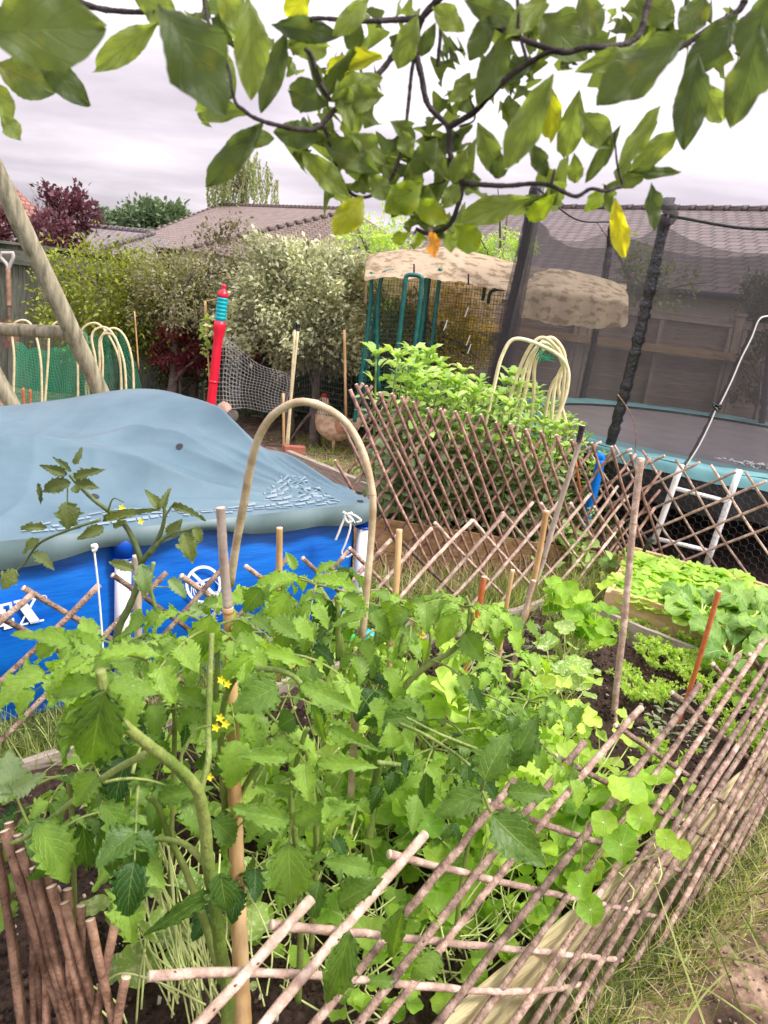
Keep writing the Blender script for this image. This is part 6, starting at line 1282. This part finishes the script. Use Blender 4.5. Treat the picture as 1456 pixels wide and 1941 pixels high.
# leafy seedlings on the dark soil gap
def seed_b():
    b = B()
    for k in range(14): a = rng.uniform(0, 6.28); b.place(SM[0], np.array([rng.normal(0, .015), rng.normal(0, .015), rng.uniform(.0, .06)]), [math.cos(a), math.sin(a), .4], [0, 0, 1], .028, rng.random())
    b.tube([[0, 0, 0], [0, 0, .06]], .0015, 4); return b
sp_ = proto_parts('seedling', 'small pale leafy seedling on the dark soil', 'seedling', 'pale seedlings scattered on the dark soil', [('foliage', seed_b(), M['beanpale'])]); f1 = True
for (x, y) in [(930, 1240), (910, 1260), (895, 1290), (945, 1275), (870, 1330), (880, 1310), (925, 1300), (900, 1340), (860, 1290), (1270, 1400), (1290, 1410), (1310, 1390), (1250, 1380), (1285, 1350), (1230, 1400), (1330, 1420), (1000, 1235), (1020, 1215), (985, 1250)]:
    p = G(x, y, .11)
    if f1: sp_.location = p; f1 = False
    else: copy_tree(sp_, p, rng.uniform(0, 6.28), rng.uniform(.8, 1.6))
# ---------------------------------------------------------------- broad beans
def bean_b(Ht):
    f = B(); s = B(); o = B()
    for q in range(2):
        bx = rng.normal(0, .03, 2); ax = rng.normal(0, .06, 2); P = np.array([[bx[0]+ax[0]*z, bx[1]+ax[1]*z, z*Ht] for z in np.linspace(0, 1, 14)]); s.tube(P, np.linspace(.008, .005, 14), 6)
        for i in range(1, 14):
            a0 = rng.uniform(0, 6.28)
            for k in range(4):
                a = a0+k*1.57+rng.normal(0, .2); d = np.array([math.cos(a), math.sin(a), .3+.8*(i > 10)]); top = i > 9; (f if top else o).place(BN[k % 3], P[i]+d*.03, d, np.array([0, 0, 1.0])+rng.standard_normal(3)*.3, (.105 if i < 11 else .075)*rng.uniform(.8, 1.15), rng.random()*(.6 if not top else 1))
        for k in range(9): a = k*2.4; b_ = np.array([math.cos(a)*.6, math.sin(a)*.6, .9]); f.place(BN[0], P[-1], b_, np.array([0, 0, 1.0])-b_*.4, .07, .5+.5*rng.random())
    return s, o, f
bp = []
for k in range(3):
    s, o, f = bean_b(1.0); bp.append(proto_parts('broad_bean_plant', 'broad bean plant with pale leafy top behind the red trellis', 'bean plant', 'broad beans in the tan raised bed', [('stem', s, M['tstem']), ('lower_foliage', o, M['beanpale']), ('foliage', f, M['bean'])]))
fb_ = [True]*3; k = 0
for r_ in range(5):
    for c_ in range(10):
        p = ba+td*(.22+.13*r_+c_*.162+rng.uniform(-.04, .04))+sd_*(.12+r_*.2+rng.uniform(-.04, .04)); hh = (1.0-.035*c_+.05*(c_ in (4, 5, 6))+rng.normal(0, .05)); p = np.array([p[0], p[1], .24-.01*c_]); j = k % 3; k += 1
        if c_ > 7 and r_ == 0: hh *= .55
        if c_ > 8: hh *= .8
        if fb_[j]: bp[j].location = p; bp[j].scale = (hh,)*3; fb_[j] = False
        else: copy_tree(bp[j], p, rng.uniform(0, 6.28), hh)
def weeds(name, label, spots, m, s, n):
    b = B()
    for (x, y, z, r) in spots:
        c = G(x, y, z)
        for k in range(n): p = c+rng.standard_normal(3)*[r, r, r*.5]; p[2] = max(p[2], .03); b.place(SQ[k % 3] if k % 2 else BN[k % 3], p, rng.standard_normal(3)*[1, 1, .4], np.array([0, 0, 1.0])+rng.standard_normal(3)*.4, s*rng.uniform(.6, 1.2), rng.random())
    return tag(b.build(name, m), label, 'weeds', kind='stuff')
weeds('leafy_weeds', 'pale broad leafy growth behind and beneath the right end of the red trellis', [(1010, 950, .35, .12), (1060, 1010, .25, .12), (1120, 1060, .2, .12), (980, 900, .5, .12), (1090, 940, .3, .1), (1150, 1000, .2, .1), (1060, 900, .45, .1)], M['bean'], .11, 34)
# ---------------------------------------------------------------- grasses
def grass(name, label, pts, n, h, m, wd=.012, lean=.5, z=.01, jit=.05, along=None, cat='grass'):
    b = B(); P = np.array(pts, float); N = n
    i = rng.integers(0, len(P), N); base = P[i]+rng.standard_normal((N, 3))*[jit, jit, 0]; base[:, 2] = z
    d = rng.standard_normal((N, 3))*[lean, lean, .15]+[0, 0, 1]
    if along is not None: d = d+np.array(along)
    bt = [leaf_tpl(6, 1, lambda t: .5*(1-t)**.5+.02, 0, dr, seed=5) for dr in (.3, .9, 1.6)]
    k = rng.integers(0, 3, N); hh = h*rng.uniform(.4, 1.3, N)
    for j in range(3):
        q = k == j; b.place(bt[j], base[q], d[q], rng.standard_normal((q.sum(), 3))*[1, 1, .2], hh[q], rng.random(q.sum()), sx=wd/np.maximum(hh[q], .03)*rng.uniform(.5, 1.1, q.sum()))
    return tag(b.build(name, m), label, cat, kind='stuff')
foot = [UVW(u, v) for u in np.linspace(.9, 3.6, 120) for v in (.60, .57, .54, .50)]
grass('long_grass', 'long green grass growing along the foot of the near trellis', foot, 1300, .13, M['grass'], .005, .55, jit=.03, along=(.25, -.25, 0))
grass('dry_grass', 'dry straw coloured grass tangled at the foot of the near trellis', foot, 1300, .10, M['straw'], .003, .9, jit=.03, along=(.3, -.3, 0))
grass('long_grass', 'sparse long grass blades arching over the soil path', [UVW(u, v) for u in np.linspace(1.1, 3, 40) for v in (.45, .35)], 90, .34, M['grass'], .007, .8)
grass('long_grass', 'dark green grass along the base of the blue pool', [UVW(u, v) for u in np.linspace(-.2, 4.2, 160) for v in (2.22, 2.3, 2.36)], 5200, .2, M['grass'], .006, .35)
grass('lawn_grass', 'short lawn grass between the tomato bed and the pool', [UVW(u, v) for u in np.linspace(-.4, 4.6, 200) for v in (2.2, 2.3, 2.4, 2.5, 2.7, 2.9, 3.1)], 16000, .06, M['grass'], .005, .6, jit=.09)
seedp = [pa+td*s_+tn_*q for s_ in np.linspace(-.3, 2, 60) for q in (.06, .0, .18, .3)]
grass('dry_grass', 'seeding dry grass at the foot of the red trellis', seedp, 1500, .26, M['straw'], .004, .5)
grass('long_grass', 'green grass at the foot of the red trellis', seedp, 2600, .16, M['grass'], .006, .6)
grass('long_grass', 'grass and weeds around the end of the lettuce bed', [NLp*[1, 1, 0]+(FLp-NLp)*[1, 1, 0]*q-vd*r_ for q in np.linspace(-.3, 1.1, 30) for r_ in (.06, .15, .3)], 1700, .2, M['grass'], .006, .5)
grass('yard_grass', 'thin grass tufts on the hen yard near the low board', [G(x, y, 0) for x in range(560, 720, 12) for y in (840, 860, 880, 900)], 900, .1, M['vine'], .008, .6)
# ---------------------------------------------------------------- overhanging tree
t = thing('overhanging_tree', (.9, 1.3, 0), 'fruit tree branches with large wavy leaves hanging across the top of the picture', 'tree')
b = B(); b.tube(spline([(3.6, 1.0, 0), (3.5, 1.0, 1.2), (3.2, .95, 2.3), (2.4, .95, 2.75), (1.3, .95, 2.7), tuple(at(900, -260, .95)), tuple(at(880, -60, .95))], 60), np.linspace(.09, .009, 60), 14, wob=.03); b.build('trunk', M['bark'], t)
BR = [([(880, -70), (850, -20), (800, 35), (789, 90), (800, 150), (808, 190), (822, 212), (850, 243), (853, 290), (876, 345), (868, 390), (850, 428), (812, 442), (788, 434)], 13, 8), ([(795, 42), (762, 80), (728, 128), (685, 170), (640, 203), (605, 240), (575, 246), (520, 236), (480, 222), (462, 208), (445, 190), (430, 120), (395, 40), (380, -40)], 12, 5),
      ([(876, 347), (915, 350), (960, 352), (1010, 348), (1045, 352), (1090, 372), (1120, 358), (1150, 362), (1180, 352)], 10, 6), ([(852, 240), (895, 215), (925, 185), (965, 145), (1005, 118), (1038, 100), (1070, 95)], 12, 9), ([(800, 35), (740, 38), (680, 40), (600, 34), (590, 40)], 12, 6), ([(788, 95), (780, 140), (774, 200), (765, 270), (748, 325), (735, 345), (700, 372), (665, 366), (640, 320), (615, 240)], 7, 6),
      ([(1240, -30), (1225, 20), (1212, 65), (1180, 85), (1110, 90), (1060, 98), (960, 60), (900, 20)], 12, 10), ([(1420, -20), (1400, 20), (1350, 50), (1290, 90), (1215, 125)], 14, 8), ([(120, -10), (180, 14), (240, 22), (295, 22)], 12, 9), ([(625, 190), (605, 150), (590, 105), (578, 92)], 9, 7), ([(832, 10), (835, 60), (832, 100), (830, 125)], 6, 8), ([(870, 240), (900, 225), (890, 180)], 4, 3),
      ([(852, 300), (845, 340), (820, 350)], 6, 3), ([(980, -20), (985, 60), (1000, 118)], 7, 6), ([(1180, 350), (1170, 310), (1165, 250)], 5, 3), ([(1045, 350), (1050, 330), (1052, 320)], 6, 4)]
b = B()
for pts, w0, w1 in BR:
    P = spline([at(x, y, .92+.04*math.sin(x*.01)) for x, y in pts], 12*len(pts)); dep = (P-CAM) @ fwd; n = len(P); rad = np.linspace(w0, w1, n)/2*dep/FPX
    kn = 1+.15*np.maximum(0, np.sin(np.arange(n)*.7+w0))**6+.04*rng.standard_normal(n); b.tube(P, rad*kn, 10, wob=.04)
b.build('branch', M['bark'], t)
LV = [(-40, 60, 200, 50, 135, 'd'), (60, 95, 172, 202, 52, 'd'), (-10, 120, 105, 172, 85, 'd'), (-20, 150, 22, 232, 70, 'g'), (5, 220, 38, 265, 42, 'g'), (302, 40, 172, 137, 50, 'g'), (300, 5, 440, 195, 120, 'd'), (400, 60, 445, 190, 40, 'g'), (472, -10, 482, 178, 64, 'g'), (545, 60, 494, 208, 42, 'd'), (362, 130, 445, 188, 50, 'd'), (465, 212, 338, 200, 58, 'g'), (500, 233, 388, 352, 52, 'd'), (440, 262, 520, 258, 36, 'g'), (515, 45, 632, 65, 44, 'd'),
      (548, 92, 630, 92, 40, 'g'), (578, 92, 622, 188, 18, 'd'), (682, 82, 608, 192, 32, 'd'), (620, 200, 538, 165, 62, 'd'), (622, 192, 722, 140, 48, 'g'), (612, 262, 520, 250, 48, 'd'), (572, 285, 655, 370, 46, 'g'), (720, 330, 612, 262, 50, 'd'), (688, 200, 648, 268, 44, 'g'), (724, 105, 602, 130, 44, 'y'), (728, 182, 640, 190, 48, 'g'), (640, 150, 668, 240, 36, 'g'), (792, 30, 752, 130, 48, 'g'), (826, 42, 796, 110, 28, 'd'), (935, 30, 893, 104, 44, 'd'), (968, 55, 903, 203, 52, 'd'), (892, 138, 862, 185, 30, 'g'),
      (905, 150, 848, 195, 30, 'g'), (1040, -10, 958, 70, 46, 'g'), (1020, 25, 1112, 105, 84, 'd'), (1100, -10, 1135, 72, 64, 'd'), (1050, 140, 953, 322, 62, 'g'), (1046, 165, 1042, 272, 44, 'y'), (1098, 170, 1070, 315, 52, 'g'), (1100, 212, 1158, 275, 54, 'g'), (1178, 235, 1110, 352, 28, 'd'), (1252, 202, 1176, 312, 38, 'g'), (1292, 240, 1190, 332, 42, 'g'), (1182, 328, 1300, 322, 22, 'd'), (1300, 70, 1132, 182, 84, 'd'), (1325, 100, 1296, 278, 62, 'd'), (1330, 155, 1378, 238, 48, 'g'), (1444, 40, 1396, 254, 74, 'd'), (1400, 30, 1308, 132, 62, 'd'), (1470, -20, 1410, 120, 90, 'd'),
      (1270, 85, 1098, 125, 40, 'g'), (905, 232, 948, 335, 46, 'g'), (950, 290, 940, 345, 34, 'd'), (830, 262, 782, 332, 46, 'd'), (800, 345, 738, 402, 58, 'y2'), (735, 350, 790, 402, 56, 'g'), (850, 340, 800, 262, 40, 'g'), (885, 280, 856, 350, 36, 'g'), (1006, 374, 862, 420, 50, 'g'), (858, 425, 918, 475, 52, 'y2'), (790, 440, 800, 478, 32, 'y2'), (820, 440, 824, 488, 28, 'o'), (850, 440, 856, 478, 30, 'y2'), (775, 440, 742, 462, 26, 'y2'), (1052, 366, 994, 432, 38, 'y2'), (1166, 374, 1182, 494, 36, 'y3'), (1145, 358, 1118, 396, 28, 'y2'),
      (1235, 345, 1244, 434, 30, 'd'), (1060, 325, 1008, 345, 36, 'g'), (1002, 268, 1042, 335, 32, 'd'), (690, 372, 638, 442, 52, 'y'), (1150, 352, 1230, 330, 30, 'g'), (1088, 290, 1094, 354, 32, 'g'), (780, 300, 760, 250, 36, 'g'), (740, 230, 800, 270, 40, 'd'), (640, 320, 690, 300, 34, 'g'), (660, 250, 735, 300, 40, 'g'), (880, 0, 985, 40, 50, 'd'), (1200, -10, 1290, 40, 60, 'd'), (1340, -10, 1290, 70, 60, 'd'), (700, 0, 640, 60, 40, 'g'), (880, 60, 820, 10, 44, 'g'), (250, -20, 340, 40, 60, 'g'), (410, -20, 470, 60, 50, 'g'), (590, -20, 540, 40, 46, 'y'), (780, 380, 850, 420, 44, 'y2'), (840, 395, 870, 350, 36, 'g'), (700, 330, 740, 380, 40, 'g')]
bo_, by_, bor = B(), B(), B()
for (x0, y0, x1, y1, w_, k_) in LV:
    L = math.hypot(x1-x0, y1-y0); Y = float(np.clip(.115*FPX/L, .55, 1.0))*.92; tgt = {'d': bo_, 'g': bo_, 'y': by_, 'y2': by_, 'y3': by_, 'o': bor}[k_]
    ti = {'d': rng.uniform(0, .35), 'g': rng.uniform(.5, 1), 'y': .55, 'y2': .12, 'y3': 1.0, 'o': .5}[k_]
    leaflet(tgt, (x0, y0), (x1, y1), Y, Y*rng.uniform(.97, 1.03), w_*.92, ti, OV[1 if k_ == 'y3' else rng.integers(0, 3)], .9, tplw=.38)
cl = [(790, 60), (850, 290), (880, 250), (640, 210), (590, 245), (1150, 350), (1110, 90), (1010, 110), (820, 430), (960, 150), (560, 40), (1210, 60), (740, 300), (1300, 20), (920, 0), (1000, 20), (1100, 30), (1180, 20), (680, 20), (850, 340), (1050, 340), (700, 360), (420, 10), (1380, 40), (1060, 60), (1250, 30), (60, 20), (0, 40), (820, 400), (780, 250), (780, 370), (720, 300), (800, 310), (660, 280), (640, 130), (700, 160), (880, 90), (940, 180), (500, 110), (1010, 60), (850, 180)]
for (x, y) in cl:
    for _ in range(3):
        a = rng.uniform(0, 6.28); L = rng.uniform(40, 95); leaflet(bo_, (x+rng.normal(0, 10), y+rng.normal(0, 10)), (x+L*math.cos(a), y+L*math.sin(a)*.8+12), .98, 1.0+rng.uniform(-.05, .12), L*.42, rng.random(), OV[rng.integers(0, 5)], .7, tplw=.38)
bo_.build('crown', M['over'], t); by_.build('yellow_leaves', M['overyel'], t)['label'] = 'yellowing leaves at the tips of the branch'; bor.build('orange_leaf', M['orange'], t)
